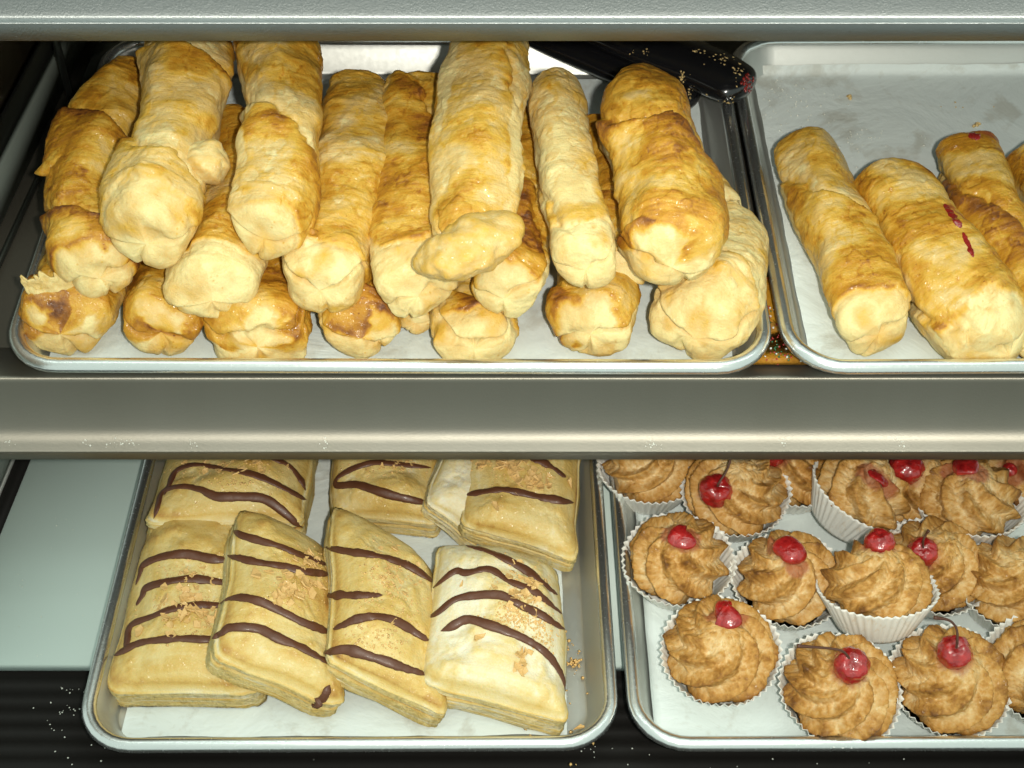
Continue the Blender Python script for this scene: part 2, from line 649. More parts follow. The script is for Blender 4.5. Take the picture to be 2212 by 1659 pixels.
slab('floor_panel', M['frost'], 0.0, lambda y: XR, pe[1], 1.01, -0.007, 0.0)
slab('floor_seam', M['deck'], -0.011, lambda y: left_x(y) - 0.0005, pe[1], 1.01, -0.009, 0.001)
slab('edge_trim', M['alu'], -0.0135, lambda y: left_x(y) - 0.0115, pe[1], 1.01, -0.009, 0.0025)
slab('side_panel', M['grey'], -0.035, lambda y: left_x(y) - 0.014, pe[1], 1.01, -0.009, 0.05)
prof = [(1.01, -0.03), (1.01, -0.0095), (pe[1] + 0.004, -0.0095)]
y = pe[1] + 0.004
while y > 0.27:
    prof += [(y - 0.0015, -0.0095), (y - 0.0025, -0.0100), (y - 0.0075, -0.0100), (y - 0.0085, -0.0095)]
    y -= 0.0115
prof += [(y - 0.002, -0.0095), (y - 0.002, -0.03)]
V, F, k = extrude_x(prof, XL, XR, 2)
mesh_obj('ribbed_floor', V, F.tolist() + [list(range(k)), list(range(k, 2 * k))[::-1]], M['deck'], case, smooth=False)


# scattered sugar on the black floor and the frosted panel
def scatter(name, mat, pts, parent=None, label=None, cat=None, kind='stuff', seed=0):
    """pts: (position, normal, size) -> one mesh of little angular crumbs"""
    r = np.random.RandomState(seed)
    V, F = [], []
    for p, n, s in pts:
        k = len(V)
        n = np.asarray(n, float)
        t1 = np.cross(n, [0.3, 0.8, 0.5])
        t1 /= np.linalg.norm(t1)
        t2 = np.cross(n, t1)
        a0 = r.uniform(0, 6.28)
        for j in range(5):
            a = a0 + j * 1.2566
            q = s * r.uniform(0.55, 1.2)
            V.append(p + (t1 * math.cos(a) + t2 * math.sin(a)) * q - n * s * 0.2)
        V.append(p + n * s * r.uniform(0.4, 0.8) + (t1 * r.uniform(-.4, .4) + t2 * r.uniform(-.4, .4)) * s)
        for j in range(5):
            F.append([k + j, k + (j + 1) % 5, k + 5])
        F.append([k + 4, k + 3, k + 2, k + 1, k])
    o = mesh_obj(name, V, F, mat, parent, smooth=False)
    return tag(o, label, cat, None, kind)


R = random.Random(5)
scatter('sugar_crumbs', M['flour'], LIP, case, seed=12)
pts = []
for (cx, cy, sx, sy, n) in ((160, 1490, 22, 3, 10), (145, 1533, 22, 5, 16), (62, 1540, 60, 50, 4), (130, 1575, 22, 6, 5),
                            (1250, 1640, 300, 10, 7), (1290, 1617, 30, 4, 7), (1800, 1650, 260, 8, 7), (180, 1620, 40, 14, 6)):
    for _ in range(n):
        x, yy = R.gauss(cx, sx), R.gauss(cy, sy)
        pts.append((lo(x, yy, -0.0092), (0, 0, 1), R.uniform(0.0003, 0.0008)))
for _ in range(30):
    pts.append((lo(R.uniform(10, 280), R.uniform(1000, 1425), 0.0002), (0, 0, 1), R.uniform(0.0002, 0.0006)))
scatter('sugar_crumbs', M['flour'], pts, None, 'white sugar crumbs scattered over the black ribbed floor at the lower left', 'crumbs', seed=3)

# ------------------------------------------------------------------ trays and parchment
def rrect(hx, hy, r, k=9):
    out = []
    for (sx, sy, a0) in ((1, 1, 0), (-1, 1, 90), (-1, -1, 180), (1, -1, 270)):
        for j in range(k):
            a = rad(a0 + 90 * j / (k - 1))
            out.append((sx * (hx - r) + r * math.cos(a), sy * (hy - r) + r * math.sin(a)))
    return np.array(out)


class Frame:
    def __init__(self, o, X, Z):
        self.o = np.asarray(o, float)
        self.Z = np.asarray(Z, float)
        X = np.asarray(X, float)
        X = X - (X @ self.Z) * self.Z
        self.X = X / np.linalg.norm(X)
        self.Y = np.cross(self.Z, self.X)

    def w(self, P):
        P = np.asarray(P, float)
        return self.o + np.outer(P[:, 0], self.X) + np.outer(P[:, 1], self.Y) + np.outer(P[:, 2], self.Z)

    def l(self, p):
        d = np.asarray(p) - self.o
        return np.array([d @ self.X, d @ self.Y, d @ self.Z])


INS = 0.0175                      # from the outer edge of the rim in to the edge of the floor


def sheet_pan(FL, FR, Wd, D, Z, label, group, zoff=0.0):
    """FL, FR: outer front corners at rim height (world). Returns its frame: origin front-left on the tray's foot."""
    fr = Frame(np.asarray(FL) - np.asarray(Z) * RIM, np.asarray(FR) - np.asarray(FL), Z)
    hx, hy = Wd / 2, D / 2
    c = np.array([hx, hy])
    t = empty('sheet_pan', fr.w([[hx, hy, 0]])[0], label, 'baking tray', group)
    rc = 0.020

    def loops(lst):
        L = []
        for off, z in lst:
            q = rrect(hx - INS + off, hy - INS + off, max(rc + off * 0.9, 0.004)) + c
            L.append(np.column_stack([q, np.full(len(q), z)]))
        return L
    wall = [(-0.03, 0.0015), (-0.006, 0.0015), (-0.002, 0.0018), (0.0006, 0.003), (0.002, 0.0055), (0.0092, 0.0215), (0.0098, 0.0228)]
    under = [(0.0082, 0.0215), (0.0005, 0.0040), (-0.0015, 0.0012), (-0.006, 0.0), (-0.03, 0.0)]
    L = loops(wall + under)
    k = len(L[0])
    V = np.vstack(L)
    F = grid_faces(len(L), k).tolist()
    F.append(list(range(k)))
    F.append([(len(L) - 1) * k + j for j in range(k)][::-1])
    body = mesh_obj('pan_body', fr.w(V), F, M['alu'], t)
    br, bx, bz = 0.0046, 0.0130, 0.0218
    bead = [(bx - br * math.cos(a), bz + br * math.sin(a)) for a in np.linspace(-0.7, 2 * math.pi - 0.7, 15)[:-1]]
    L = loops(bead)
    V = np.vstack(L)
    n = len(L)
    i = np.arange(n)[:, None]
    j = np.arange(k)[None, :]
    F = np.stack([i * k + j, i * k + (j + 1) % k, ((i + 1) % n) * k + (j + 1) % k, ((i + 1) % n) * k + j], -1).reshape(-1, 4)
    V = fr.w(V)
    V = V + fbm(V * 60, 2)[:, None] * 0.00025
    mesh_obj('rolled_rim', V, F, M['rim'], t)
    return fr, Wd, D


def parchment(tray, x0, x1, y0, y1, seed, label, ragged=0.002, waves=0.0012, n=90):
    fr, Wd, D = tray
    u = np.linspace(0, 1, n)
    X, Y = np.meshgrid(x0 + (x1 - x0) * u, y0 + (y1 - y0) * u)
    X = X + ragged * fbm(np.stack([Y * 28, X * 3, np.full_like(X, seed)], -1), 3) * (np.abs(u - 0.5) * 2)[None, :] ** 4
    Y = Y + ragged * fbm(np.stack([X * 28, Y * 3, np.full_like(X, seed + 9)], -1), 3) * (np.abs(u - 0.5) * 2)[:, None] ** 4
    Zc = 0.0026 + waves * (0.5 + 0.8 * fbm(np.stack([X * 16, Y * 16, np.full_like(X, seed)], -1), 3)) * 0.9
    ex0, ex1, ey0, ey1 = INS - 0.001, Wd - INS + 0.001, INS - 0.001, D - INS + 0.001

    def climb(Q, e, sgn, Zc):
        s = np.maximum(0, (Q - e) * sgn)
        return np.where(s > 0, e + sgn * s * 0.40, Q), Zc + s * 0.93
    X, Zc = climb(X, ex0 + 0.003, -1, Zc)
    X, Zc = climb(X, ex1 - 0.003, 1, Zc)
    Y, Zc = climb(Y, ey0 + 0.003, -1, Zc)
    Y, Zc = climb(Y, ey1 - 0.003, 1, Zc)
    V = fr.w(np.column_stack([X.ravel(), Y.ravel(), np.maximum(Zc, 0.0021).ravel()]))
    nV = len(V)
    F = grid_faces(n, n, False)
    o = mesh_obj('parchment_sheet', V, F, M['paper'])
    return tag(o, label, 'parchment', 'parchment sheets lining the trays')


TG = 'aluminium sheet pans in the display case'
Lr = np.array([0, 0, 1.0])
t_ul = sheet_pan(up(-14, 791, RIM), up(1699, 796, RIM), 0.457, 0.330, UZ, 'wide sheet pan piled with three layers of glazed rolls', TG)
t_ur = sheet_pan(up(1703, 796, RIM), up(3400, 786, RIM), 0.457, 0.330, UZ, 'half empty sheet pan holding one row of jam rolls', TG)
t_ll = sheet_pan(lo(147, 1618, RIM), lo(1363, 1612, RIM), 0.330, 0.457, Lr, 'sheet pan of chocolate striped pastries on the frosted panel', TG)
t_lr = sheet_pan(lo(1362, 1614, RIM), lo(2590, 1611, RIM), 0.330, 0.457, Lr, 'sheet pan filled with coconut macaroons in paper cups', TG)
for nm, a, b in (('ul', up(-14, 791, RIM), up(1699, 796, RIM)), ('ll', lo(147, 1618, RIM), lo(1363, 1612, RIM))):
    print('WIDTH', nm, np.linalg.norm(a - b))
parchment(t_ul, 0.020, 0.436, 0.018, 0.305, 1, 'greasy white parchment under the pile of glazed rolls')
parchment(t_ur, 0.021, 0.445, 0.018, 0.318, 2, 'mostly bare white parchment behind the row of jam rolls')
parchment(t_ll, 0.022, 0.299, 0.021, 0.440, 3, 'white parchment beneath the chocolate striped pastries')
parchment(t_lr, 0.014, 0.312, 0.018, 0.440, 4, 'white parchment beneath the coconut macaroons')

# ------------------------------------------------------------------ glazed pastry rolls
BVH = {}


def bvh(o):
    Vw = [o.matrix_world @ v.co for v in o.data.vertices]
    return BVHTree.FromPolygons(Vw, [p.vertices[:] for p in o.data.polygons])


def roll(label, ctrl, seed, group, turns=1.6, ph=0.0, gold=0.0, wrap=0.10, flat=0.92, front_lip=0.55, rough=1.0,
         lip_side=0.0, ext=None, peel=None, N=190, Mn=132, tray=None, floor=0.003, fill=None, pale_side=0.0, hand=1, pinch=0.0, creases=3):
    tray_fr = tray[0]
    P = []
    Rr = []
    for (px, py, z, r) in ctrl:
        # z is the height of the axis over the tray's floor
        p = up(px, py, z)
        P.append(p)
        Rr.append(r * mpp(p) * (0.80 if tray is t_ur else 0.87))
    if ext is None:
        ext = 0.42 if ctrl[-1][2] < .035 else 0.22
    e = P[-1] - P[-2]
    e = e - 0.3 * (e @ UZ) * UZ
    P.append(P[-1] + e / np.linalg.norm(e) * Rr[-1] * ext)
    Rr.append(Rr[-1] * 0.96)
    P = catmull(P, N)
    Rr = catmull(np.column_stack([Rr] * 3), N)[:, 0]
    seg = np.linalg.norm(np.diff(P, axis=0), axis=1)
    d0 = np.concatenate([[0], np.cumsum(seg)])
    L = d0[-1]
    # denser rings at the two ends
    tt = np.linspace(0, 1, N)
    tt = tt + 0.085 * np.sin(2 * np.pi * tt) * -1.0
    tt = (tt - tt[0]) / (tt[-1] - tt[0])
    s = tt * L
    P = np.column_stack([np.interp(s, d0, P[:, k]) for k in range(3)])
    Rr = np.interp(s, d0, Rr)
    rs = np.random.RandomState(seed + 100)
    zz = np.zeros_like(s)
    sd = zz + seed * 3.3
    P = P + np.column_stack([0.0045 * fbm(np.stack([s * 16, sd, zz], -1), 2), zz, 0.002 * fbm(np.stack([s * 16, sd, zz + 5], -1), 2)])
    Rr = Rr * (1 + 0.16 * rough * fbm(np.stack([s * 20, sd, zz + 9], -1), 2))
    T = np.gradient(P, axis=0)
    T /= np.linalg.norm(T, axis=1)[:, None]
    B = np.cross(T, UZ)
    B /= np.linalg.norm(B, axis=1)[:, None]
    Nn = np.cross(B, T)
    th = np.linspace(-np.pi, np.pi, Mn, endpoint=False)
    th = th + 0.25 * np.sin(th) * -1.0           # denser on top
    TH, Sg = np.meshgrid(th, s)
    df = L - Sg                                   # from the front tip
    db = Sg
    rg = Rr[:, None] * np.ones_like(TH)
    off = seed * 13.7
    # blunt ends
    ef, eb = rs.uniform(.50, .72), rs.uniform(.45, .7)
    cf = np.clip(1 - df / (ef * rg), 0, 1)
    cb = np.clip(1 - db / (eb * rg), 0, 1)
    cap = (1 - cf ** 2.8) ** (1 / 2.7) * (1 - cb ** 2.6) ** (1 / 2.4)
    # a folded strip is never round: four soft corners that turn along the roll
    twist = rs.uniform(0, 1.5) + Sg / L * turns * hand * 1.2
    fa_ = TH - twist
    boxf = (np.abs(np.cos(fa_)) ** 3.4 + np.abs(np.sin(fa_)) ** 3.4) ** (-1 / 3.4)
    rg = rg * (1 + 0.62 * (boxf - 1.09))
    bx = rg * cap * np.sin(TH)
    bz = rg * cap * np.cos(TH)
    cyl = P[:, None, :] + bx[..., None] * B[:, None, :] + bz[..., None] * Nn[:, None, :] + off     # noise space
    # overlapping dough band wound round the filling
    w = fbm(cyl * 38, 3)
    f = turns * Sg / L + hand * TH / (2 * np.pi) + ph + 0.13 * w + 0.022 * fbm(cyl * 150 + 2, 3)
    fr_ = f - np.floor(f)
    body = sst(0.3, 1.0, df / rg)
    edge = sst(0.0, 0.030, fr_)
    step = 1.25 * wrap * (1.0 - fr_) ** 0.8 * edge * body
    groove = -0.07 * np.exp(-((np.minimum(fr_, 1 - fr_)) / 0.028) ** 2) * body
    # glazed top sheet ending in a lip above the pale end
    w2 = fbm(cyl * 85 + 5, 4)
    w4 = fbm(cyl * 36 + 5, 2)
    dl = (front_lip + 0.28 * w2 + 0.5 * w4 + 0.10 * np.sin(TH * 2 + seed)) * rg
    top = sst(-0.05, 0.05, (df - dl) / rg)
    side = sst(-0.12, 0.12, np.cos(TH - lip_side) - (0.02 + 0.40 * w2 + 0.5 * w4 + pale_side))
    sheet = top * side
    # tucked end: one fold across it, one running down from it
    hx_, hz_ = bx / Rr[:, None], bz / Rr[:, None]
    endm = 1 - sst(0.5, 1.5, df / rg)
    c1, c2, sl_, bw = rs.uniform(-.05, .35), rs.uniform(-.4, .4), rs.uniform(-.5, .5), rs.uniform(-.5, .5)
    g1 = hz_ - (c1 + sl_ * hx_ + bw * hx_ ** 2 + 0.6 * w4)
    g2 = hx_ - (c2 + 0.5 * rs.uniform(-1, 1) * hz_ + 0.5 * w4)
    fold = -0.13 * np.exp(-(g1 / 0.075) ** 2) * endm - 0.12 * np.exp(-(g2 / 0.085) ** 2) * (1 - sst(-.05, .05, g1)) * endm + 0.10 * sst(0, .12, g1) * endm
    big = fbm(cyl * 26 + 31, 3)
    rid = 1 - np.abs(perlin(cyl * 44 + 71))
    lump = 0.16 * big + 0.10 * fbm(cyl * 15 + 77, 2) + 0.035 * (rid ** 4 - 0.3) + 0.035 * w2
    lump = lump + endm * 0.12 * fbm(cyl * 50 + 91, 2)
    wr = perlin(np.stack([Sg * 420 + 4 * w, TH * 1.3 + off, np.full_like(TH, 3.0)], -1)) * sst(0.2, 0.8, fbm(cyl * 30 + 9, 2) + 0.5) * cap
    fine = 0.014 * wr + 0.022 * fbm(cyl * 260, 3)
    # flaky skin: thin sheets with torn edges, one over the other
    tq = fbm(cyl * np.array([30, 22, 30]) + 123, 4, 0.55) * 3.6
    tfl = np.floor(tq)
    tfr = tq - tfl
    terr = (tfl + sst(0.86, 1.0, tfr)) * body
    tone = (np.sin(tfl * 12.9898 + seed) * 43758.5453) % 1.0 - 0.5
    rr = (1 + 0.024 * terr + step + groove + 0.085 * sheet + 0.02 * sst(0.2, 0.45, w2) + rough * lump + fine)
    # the fold and the crumple of an end face push along the roll as well
    push = (fold * 1.1 + endm * (0.16 * w4 + 0.05 * w2)) * Rr[:, None] * (1 - sst(.5, 1.3, df / rg))
    x = bx * (rr + 0.5 * fold)
    zt = np.cos(TH)
    z = bz * (rr + 0.5 * fold) * np.where(zt > 0, flat, 0.9)
    push = push - 0.32 * z * (1 - sst(0.2, 1.6, df / rg)) + rs.uniform(-.3, .3) * x * (1 - sst(0.2, 1.6, df / rg))
    V = P[:, None, :] + x[..., None] * B[:, None, :] + z[..., None] * Nn[:, None, :] + push[..., None] * T[:, None, :]
    V = V.reshape(-1, 3)
    V = V + fbm(V * 120, 3)[:, None] * UZ * 0.0006
    # rest on the tray: nothing below the floor
    h = (V - tray_fr.o) @ tray_fr.Z
    soft = np.where(h < floor, floor + 0.0006 * np.tanh((h - floor) / 0.004), h)
    V = V + np.outer(soft - h, tray_fr.Z)
    # and nothing through the front wall
    ly = (V - tray_fr.o) @ tray_fr.Y
    lim = np.where(h < 0.022, 0.0192 - 0.41 * h, np.where(h < 0.062, 0.0095, -0.05))
    V = V + np.outer(np.where(ly < lim, lim + 0.0008 * np.tanh((ly - lim) / 0.004) - ly, 0), tray_fr.Y)
    # baked colour: egg-washed top is golden, folded sides and ends stay pale
    patch = sst(-0.22, 0.26, fbm(cyl * 30 + 3, 4) + 0.22 * gold - 0.02)
    b = 0.15 + sheet * (0.06 + 0.40 * patch) + 0.10 * gold * sheet
    b = b + 0.20 * np.exp(-((fr_ - 0.05) / 0.07) ** 2) * sheet - 0.16 * sst(0.55, 0.95, fr_) * (0.6 + w2)
    rimb = np.exp(-(((df - dl) / rg) / 0.12) ** 2) * side * sst(-.1, .3, fbm(cyl * 45 + 8, 2))
    b = b + 0.22 * rimb
    b = b + body * (0.10 * tone * sst(0.0, 0.1, tfr) * (1 - sst(.9, 1., tfr)) + 0.13 * np.exp(-((tfr - 0.95) / 0.06) ** 2) - 0.10 * np.exp(-((tfr - 0.80) / 0.06) ** 2))
    b = b + 0.18 * fbm(cyl * 90 + 40, 4) + 0.17 * wr * sheet
    b = b + (1 - sheet) * (0.40 * sst(-0.05, 0.5, fbm(cyl * 42 + 55, 4)) - 0.05)
    if peel:
        for (sf, tf, ws, wt) in peel:
            g = np.exp(-(((Sg / L) - sf) / ws) ** 2 - (np.angle(np.exp(1j * (TH - tf))) / wt) ** 2)
            g = sst(0.36, 0.62, g + 0.5 * fbm(cyl * 75 + 60, 4))
            b = b * (1 - g) + (0.10 + 0.12 * w2) * g + 0.12 * np.exp(-((g - 0.5) / 0.25) ** 2) * (1 - g)
            sheet = sheet * (1 - g)
    gl = np.clip(sheet * (0.75 + 0.9 * fbm(cyl * 50 + 66, 3)) + 0.3 * (w2 > 0.2), 0, 1)
    fa = np.zeros_like(b)
    if fill:
        for (sf, tf, ws, wt) in fill:
            g = np.exp(-(((Sg / L) - sf + 0.05 * w2) / ws) ** 2 - (np.angle(np.exp(1j * (TH - tf + 0.5 * w))) / wt) ** 2)
            fa = np.maximum(fa, 0.75 * sst(0.35, 0.75, g + 0.35 * fbm(cyl * 160, 3)))
    nv = N * Mn
    F = grid_faces(N, Mn)
    V = np.vstack([V, V[:Mn].mean(0)[None], V[nv - Mn:nv].mean(0)[None]])
    j = np.arange(Mn)
    F = F.tolist() + [[nv, int((k + 1) % Mn), int(k)] for k in j] + [[nv + 1, nv - Mn + int(k), nv - Mn + int((k + 1) % Mn)] for k in j]
    cat2 = lambda q: np.concatenate([q.ravel(), [q[0].mean(), q[-1].mean()]])
    root_loc = np.append(V[:, :2].mean(0), V[:, 2].min())
    o = mesh_obj('pastry_roll', V, [f_[::-1] for f_ in F] if False else F, M['roll'], None,
                 attrs={'bake': np.clip(cat2(b), 0, 1), 'glaze': cat2(gl), 'filling': cat2(fa), 'along': cat2(Sg), 'around': cat2(TH * 0.024)}, loc=root_loc)
    tag(o, label, 'pastry', group)
    return o


GP = 'glazed pastry rolls piled in the wide tray'
GR = 'jam rolls in the right hand tray'
rolls = {}
# bottom layer
rolls['L'] = roll('bottom roll in the left corner with torn ragged flake on top', [(300, 400, .027, 80), (235, 500, .027, 88), (175, 600, .027, 98), (140, 690, .026, 108)], 1, GP, tray=t_ul, gold=1.0, turns=1.1, front_lip=.1, pale_side=-.2)
rolls['M'] = roll('bottom roll second from the left with dark glazed top', [(395, 420, .026, 80), (375, 540, .026, 84), (355, 640, .026, 88), (346, 705, .025, 88)], 2, GP, tray=t_ul, gold=1.2, turns=.6, front_lip=.1, pale_side=-.25)
rolls['N'] = roll('wide squat bottom roll third from the left', [(600, 430, .023, 90), (585, 540, .023, 96), (570, 650, .022, 112), (562, 715, .021, 124)], 3, GP, tray=t_ul, gold=0.8, turns=1.3, flat=.78, front_lip=.0, ph=.4, pale_side=-.25)
rolls['O'] = roll('bottom roll between the squat one and the greasy parchment patch', [(805, 420, .026, 76), (795, 540, .026, 80), (785, 640, .026, 85), (781, 705, .025, 87)], 4, GP, tray=t_ul, gold=0.7, turns=.9, front_lip=.2, ph=.3, pale_side=-.1)
rolls['X'] = roll('dark roll barely showing behind the bottom row', [(905, 380, .020, 55), (900, 500, .020, 56), (895, 620, .019, 48), (893, 690, .018, 40)], 5, GP, tray=t_ul, gold=1.0, turns=.9)
rolls['P'] = roll('low bottom roll with its rounded end under the folded flap', [(1045, 420, .021, 80), (1035, 540, .021, 86), (1030, 660, .020, 96), (1025, 728, .020, 100)], 6, GP, tray=t_ul, gold=0.3, turns=1.2, flat=.75, front_lip=.6)
rolls['Q'] = roll('bottom roll with bent dark brown rim on its front end', [(1320, 420, .028, 80), (1305, 520, .028, 88), (1292, 620, .028, 98), (1280, 700, .026, 100)], 7, GP, tray=t_ul, gold=0.8, turns=1.0, front_lip=.2, lip_side=.6, pale_side=-.3)
rolls['R'] = roll('large pale roll at the right end of the bottom row', [(1560, 470, .030, 62), (1575, 540, .031, 88), (1545, 625, .031, 112), (1515, 695, .029, 120)], 8, GP, tray=t_ul, gold=-0.9, turns=1.4, ph=.2, front_lip=.8, pale_side=.25)
rolls['Y'] = roll('small dark end of a roll peeking out beside the right tray wall', [(1440, 330, .024, 44), (1480, 370, .024, 46), (1522, 405, .024, 46), (1556, 438, .023, 42)], 9, GP, tray=t_ul, gold=1.0, turns=1.0, front_lip=.8, N=120, Mn=96)
# middle layer
rolls['F'] = roll('leftmost roll of the middle layer with dark orange glaze', [(310, 160, .058, 60), (255, 230, .058, 82), (208, 330, .060, 90), (188, 430, .060, 88), (200, 520, .060, 86), (212, 590, .058, 84)], 11, GP, tray=t_ul, gold=1.0, turns=2.3, wrap=.16, front_lip=.3, lip_side=-.1, ph=.15, pale_side=-.2)
rolls['G'] = roll('middle layer roll tucked under the two leftmost top rolls', [(540, 260, .054, 70), (520, 370, .055, 84), (498, 480, .056, 92), (475, 570, .056, 100), (465, 630, .055, 104)], 12, GP, tray=t_ul, gold=.7, turns=1.0, front_lip=1.0, pale_side=.1)
rolls['H'] = roll('long straight middle layer roll with pale seam down its right side', [(768, 190, .058, 70), (770, 290, .060, 88), (757, 410, .060, 97), (720, 520, .059, 102), (688, 620, .057, 100)], 13, GP, tray=t_ul, gold=.1, turns=.35, ph=.62, wrap=.14, front_lip=.8, lip_side=-.45)
rolls['I'] = roll('middle layer roll left of the long flat top roll', [(905, 190, .060, 74), (900, 290, .060, 80), (893, 400, .060, 88), (890, 520, .058, 94), (900, 625, .056, 102)], 14, GP, tray=t_ul, gold=.5, turns=.45, ph=.95, wrap=.14, front_lip=.9, lip_side=-.6)
rolls['J'] = roll('deep golden middle layer roll right of the folded flap', [(1140, 260, .054, 56), (1135, 380, .055, 66), (1125, 490, .055, 80), (1108, 580, .055, 90), (1096, 632, .053, 92)], 15, GP, tray=t_ul, gold=1.0, turns=.5, ph=.75, front_lip=.3, lip_side=.7, pale_side=-.2)
rolls['K'] = roll('wrinkled brown roll in the gap between the two right top rolls', [(1290, 270, .050, 44), (1310, 350, .050, 58), (1325, 450, .050, 64), (1340, 550, .049, 64), (1345, 590, .048, 60)], 16, GP, tray=t_ul, gold=1.0, turns=1.6, lip_side=0)
# top layer
rolls['A'] = roll('leftmost top roll with a pinched waist and bulbous pale end', [(412, 78, .092, 84), (405, 160, .094, 94), (385, 265, .093, 84), (362, 345, .092, 84), (338, 430, .090, 104), (325, 510, .086, 100)], 21, GP, tray=t_ul, gold=-.1, turns=2.0, wrap=.16, ph=.55, front_lip=.75)
rolls['B'] = roll('second top roll with a pale torn patch on its right shoulder', [(600, 80, .090, 78), (602, 160, .093, 86), (612, 265, .093, 88), (602, 370, .091, 88), (585, 450, .089, 88), (576, 508, .086, 82)], 22, GP, tray=t_ul, gold=.3, turns=1.4, wrap=.14, ph=.2, front_lip=.5, lip_side=-.3, peel=[(.48, .75, .12, .35), (.70, .9, .1, .25)])
rolls['C'] = roll('long flat top roll with folded dough flap across its front', [(1060, 75, .095, 82), (1052, 160, .097, 96), (1042, 270, .096, 102), (1032, 370, .095, 98), (1022, 460, .092, 92), (1012, 530, .088, 84)], 23, GP, tray=t_ul, gold=.0, turns=.5, ph=.95, wrap=.10, flat=.72, front_lip=.1, rough=.7, pale_side=.05, peel=[(.3, 1.0, .3, .35), (.6, -1.0, .3, .3)])
rolls['D'] = roll('narrow pale top roll with a crumbly band before its end', [(1202, 176, .086, 54), (1207, 230, .087, 64), (1220, 330, .087, 64), (1240, 430, .086, 72), (1256, 520, .084, 78), (1264, 575, .081, 76)], 24, GP, tray=t_ul, gold=-.5, turns=.7, ph=.3, wrap=.10, front_lip=1.5, pale_side=.2, peel=[(.72, .0, .09, .9), (.45, .15, .1, .3)])
rolls['E'] = roll('rightmost top roll, deep yellow with a ridge along its back', [(1398, 165, .082, 26), (1385, 205, .088, 72), (1386, 265, .090, 104), (1420, 345, .090, 100), (1446, 420, .089, 98), (1454, 490, .087, 112), (1452, 555, .083, 116)], 25, GP, tray=t_ul, gold=.9, turns=1.9, wrap=.15, ph=.1, front_lip=.30, lip_side=.0)
# right-hand tray
rolls['S'] = roll('first jam roll against the left wall of the right tray', [(1735, 310, .027, 72), (1775, 420, .028, 82), (1822, 530, .028, 90), (1868, 640, .027, 96), (1893, 700, .026, 94)], 31, GR, tray=t_ur, gold=.1, turns=1.2, wrap=.12, front_lip=.75, ph=.5, rough=.8)
rolls['T'] = roll('second jam roll with red filling leaking from its right seam', [(1908, 388, .028, 90), (1965, 490, .029, 106), (2035, 590, .029, 120), (2105, 680, .028, 126), (2150, 735, .027, 124)], 32, GR, tray=t_ur, gold=.4, turns=.9, wrap=.14, ph=.1, rough=.8, front_lip=.75, fill=[(.44, -.72, .16, .15)])
rolls['U'] = roll('third jam roll, deep brown glaze with jam at its far tip', [(2080, 325, .027, 78), (2125, 430, .028, 86), (2175, 540, .028, 88), (2220, 640, .027, 96), (2260, 720, .026, 96)], 33, GR, tray=t_ur, gold=1.0, turns=.8, wrap=.12, ph=.6, front_lip=1.1, rough=.8, fill=[(.03, -.5, .05, .6)])
rolls['V'] = roll('fourth jam roll cut off by the right edge of the photo', [(2235, 335, .027, 76), (2275, 440, .028, 82), (2320, 550, .028, 88), (2370, 660, .027, 92)], 34, GR, tray=t_ur, gold=.6, turns=1.4, ph=.1)

# loose dough pieces on the rolls
bpy.context.view_layer.update()


def hit(tree, px, py):
    d = Vector(ray(px, py))
    r = tree.ray_cast(Vector(CAM), d.normalized())
    if r[0] is None:
        return None, None
    return np.array(r[0]), np.array(r[1])


def blob(name, mat, parent, pts, seed, amp=0.15, flat=0.8, up_axis=UZ, bake=0.2, n=48, m=40, glaze=0.3, world=None):
    """short lumpy roll of dough through world points; pts: (point, radius)"""
    P = catmull([p for p, r in pts], n)
    Rr = catmull([[r] * 3 for p, r in pts], n)[:, 0]
    s = np.linspace(0, 1, n)
    cap = (1 - np.abs(2 * s - 1) ** 3.2) ** 0.5
    T = np.gradient(P, axis=0)
    T /= np.linalg.norm(T, axis=1)[:, None]
    B = np.cross(T, up_axis)
    B /= np.linalg.norm(B, axis=1)[:, None]
    Nn = np.cross(B, T)
    th = np.linspace(0, 2 * np.pi, m, endpoint=False)
    TH, Sg = np.meshgrid(th, s)
    V = P[:, None] + (Rr * cap)[:, None, None] * (np.sin(TH)[..., None] * B[:, None] + flat * np.cos(TH)[..., None] * Nn[:, None])
    c = P[:, None]
    w = fbm(V * 70 + seed, 3)
    w2 = fbm(V * 260 + seed, 3)
    V = c + (V - c) * (1 + amp * 1.3 * w + 0.10 * amp * w2)[..., None]
    b = bake + 0.3 * w + 0.3 * w2
    g = glaze + 0 * b
    V = V.reshape(-1, 3)
    F = grid_faces(n, m)
    return mesh_obj(name, V, F, mat, parent, attrs={'bake': np.clip(b.ravel(), 0, 1), 'glaze': g.ravel(), 'filling': 0 * b.ravel()})


r_ = rolls['C']
blob('dough_flap', M['roll'], r_, [(up(902, 566, .084), .011), (up(945, 556, .093), .0165), (up(1005, 540, .100), .018), (up(1066, 502, .102), .0165), (up(1112, 466, .097), .012)], 3, 0.36, 0.70, bake=.33, glaze=.7)
blob('dough_flap', M['roll'], rolls['F'], [(up(74, 374, .066), .0022), (up(98, 364, .070), .0062), (up(138, 342, .074), .011), (up(190, 312, .076), .010)], 9, 0.25, 0.5, bake=.62, glaze=.8)
r_ = rolls['A']
blob('dough_lump', M['roll'], r_, [(up(425, 385, .096), .012), (up(444, 352, .098), .0145), (up(452, 318, .096), .010)], 5, 0.35, 0.9, bake=.18)
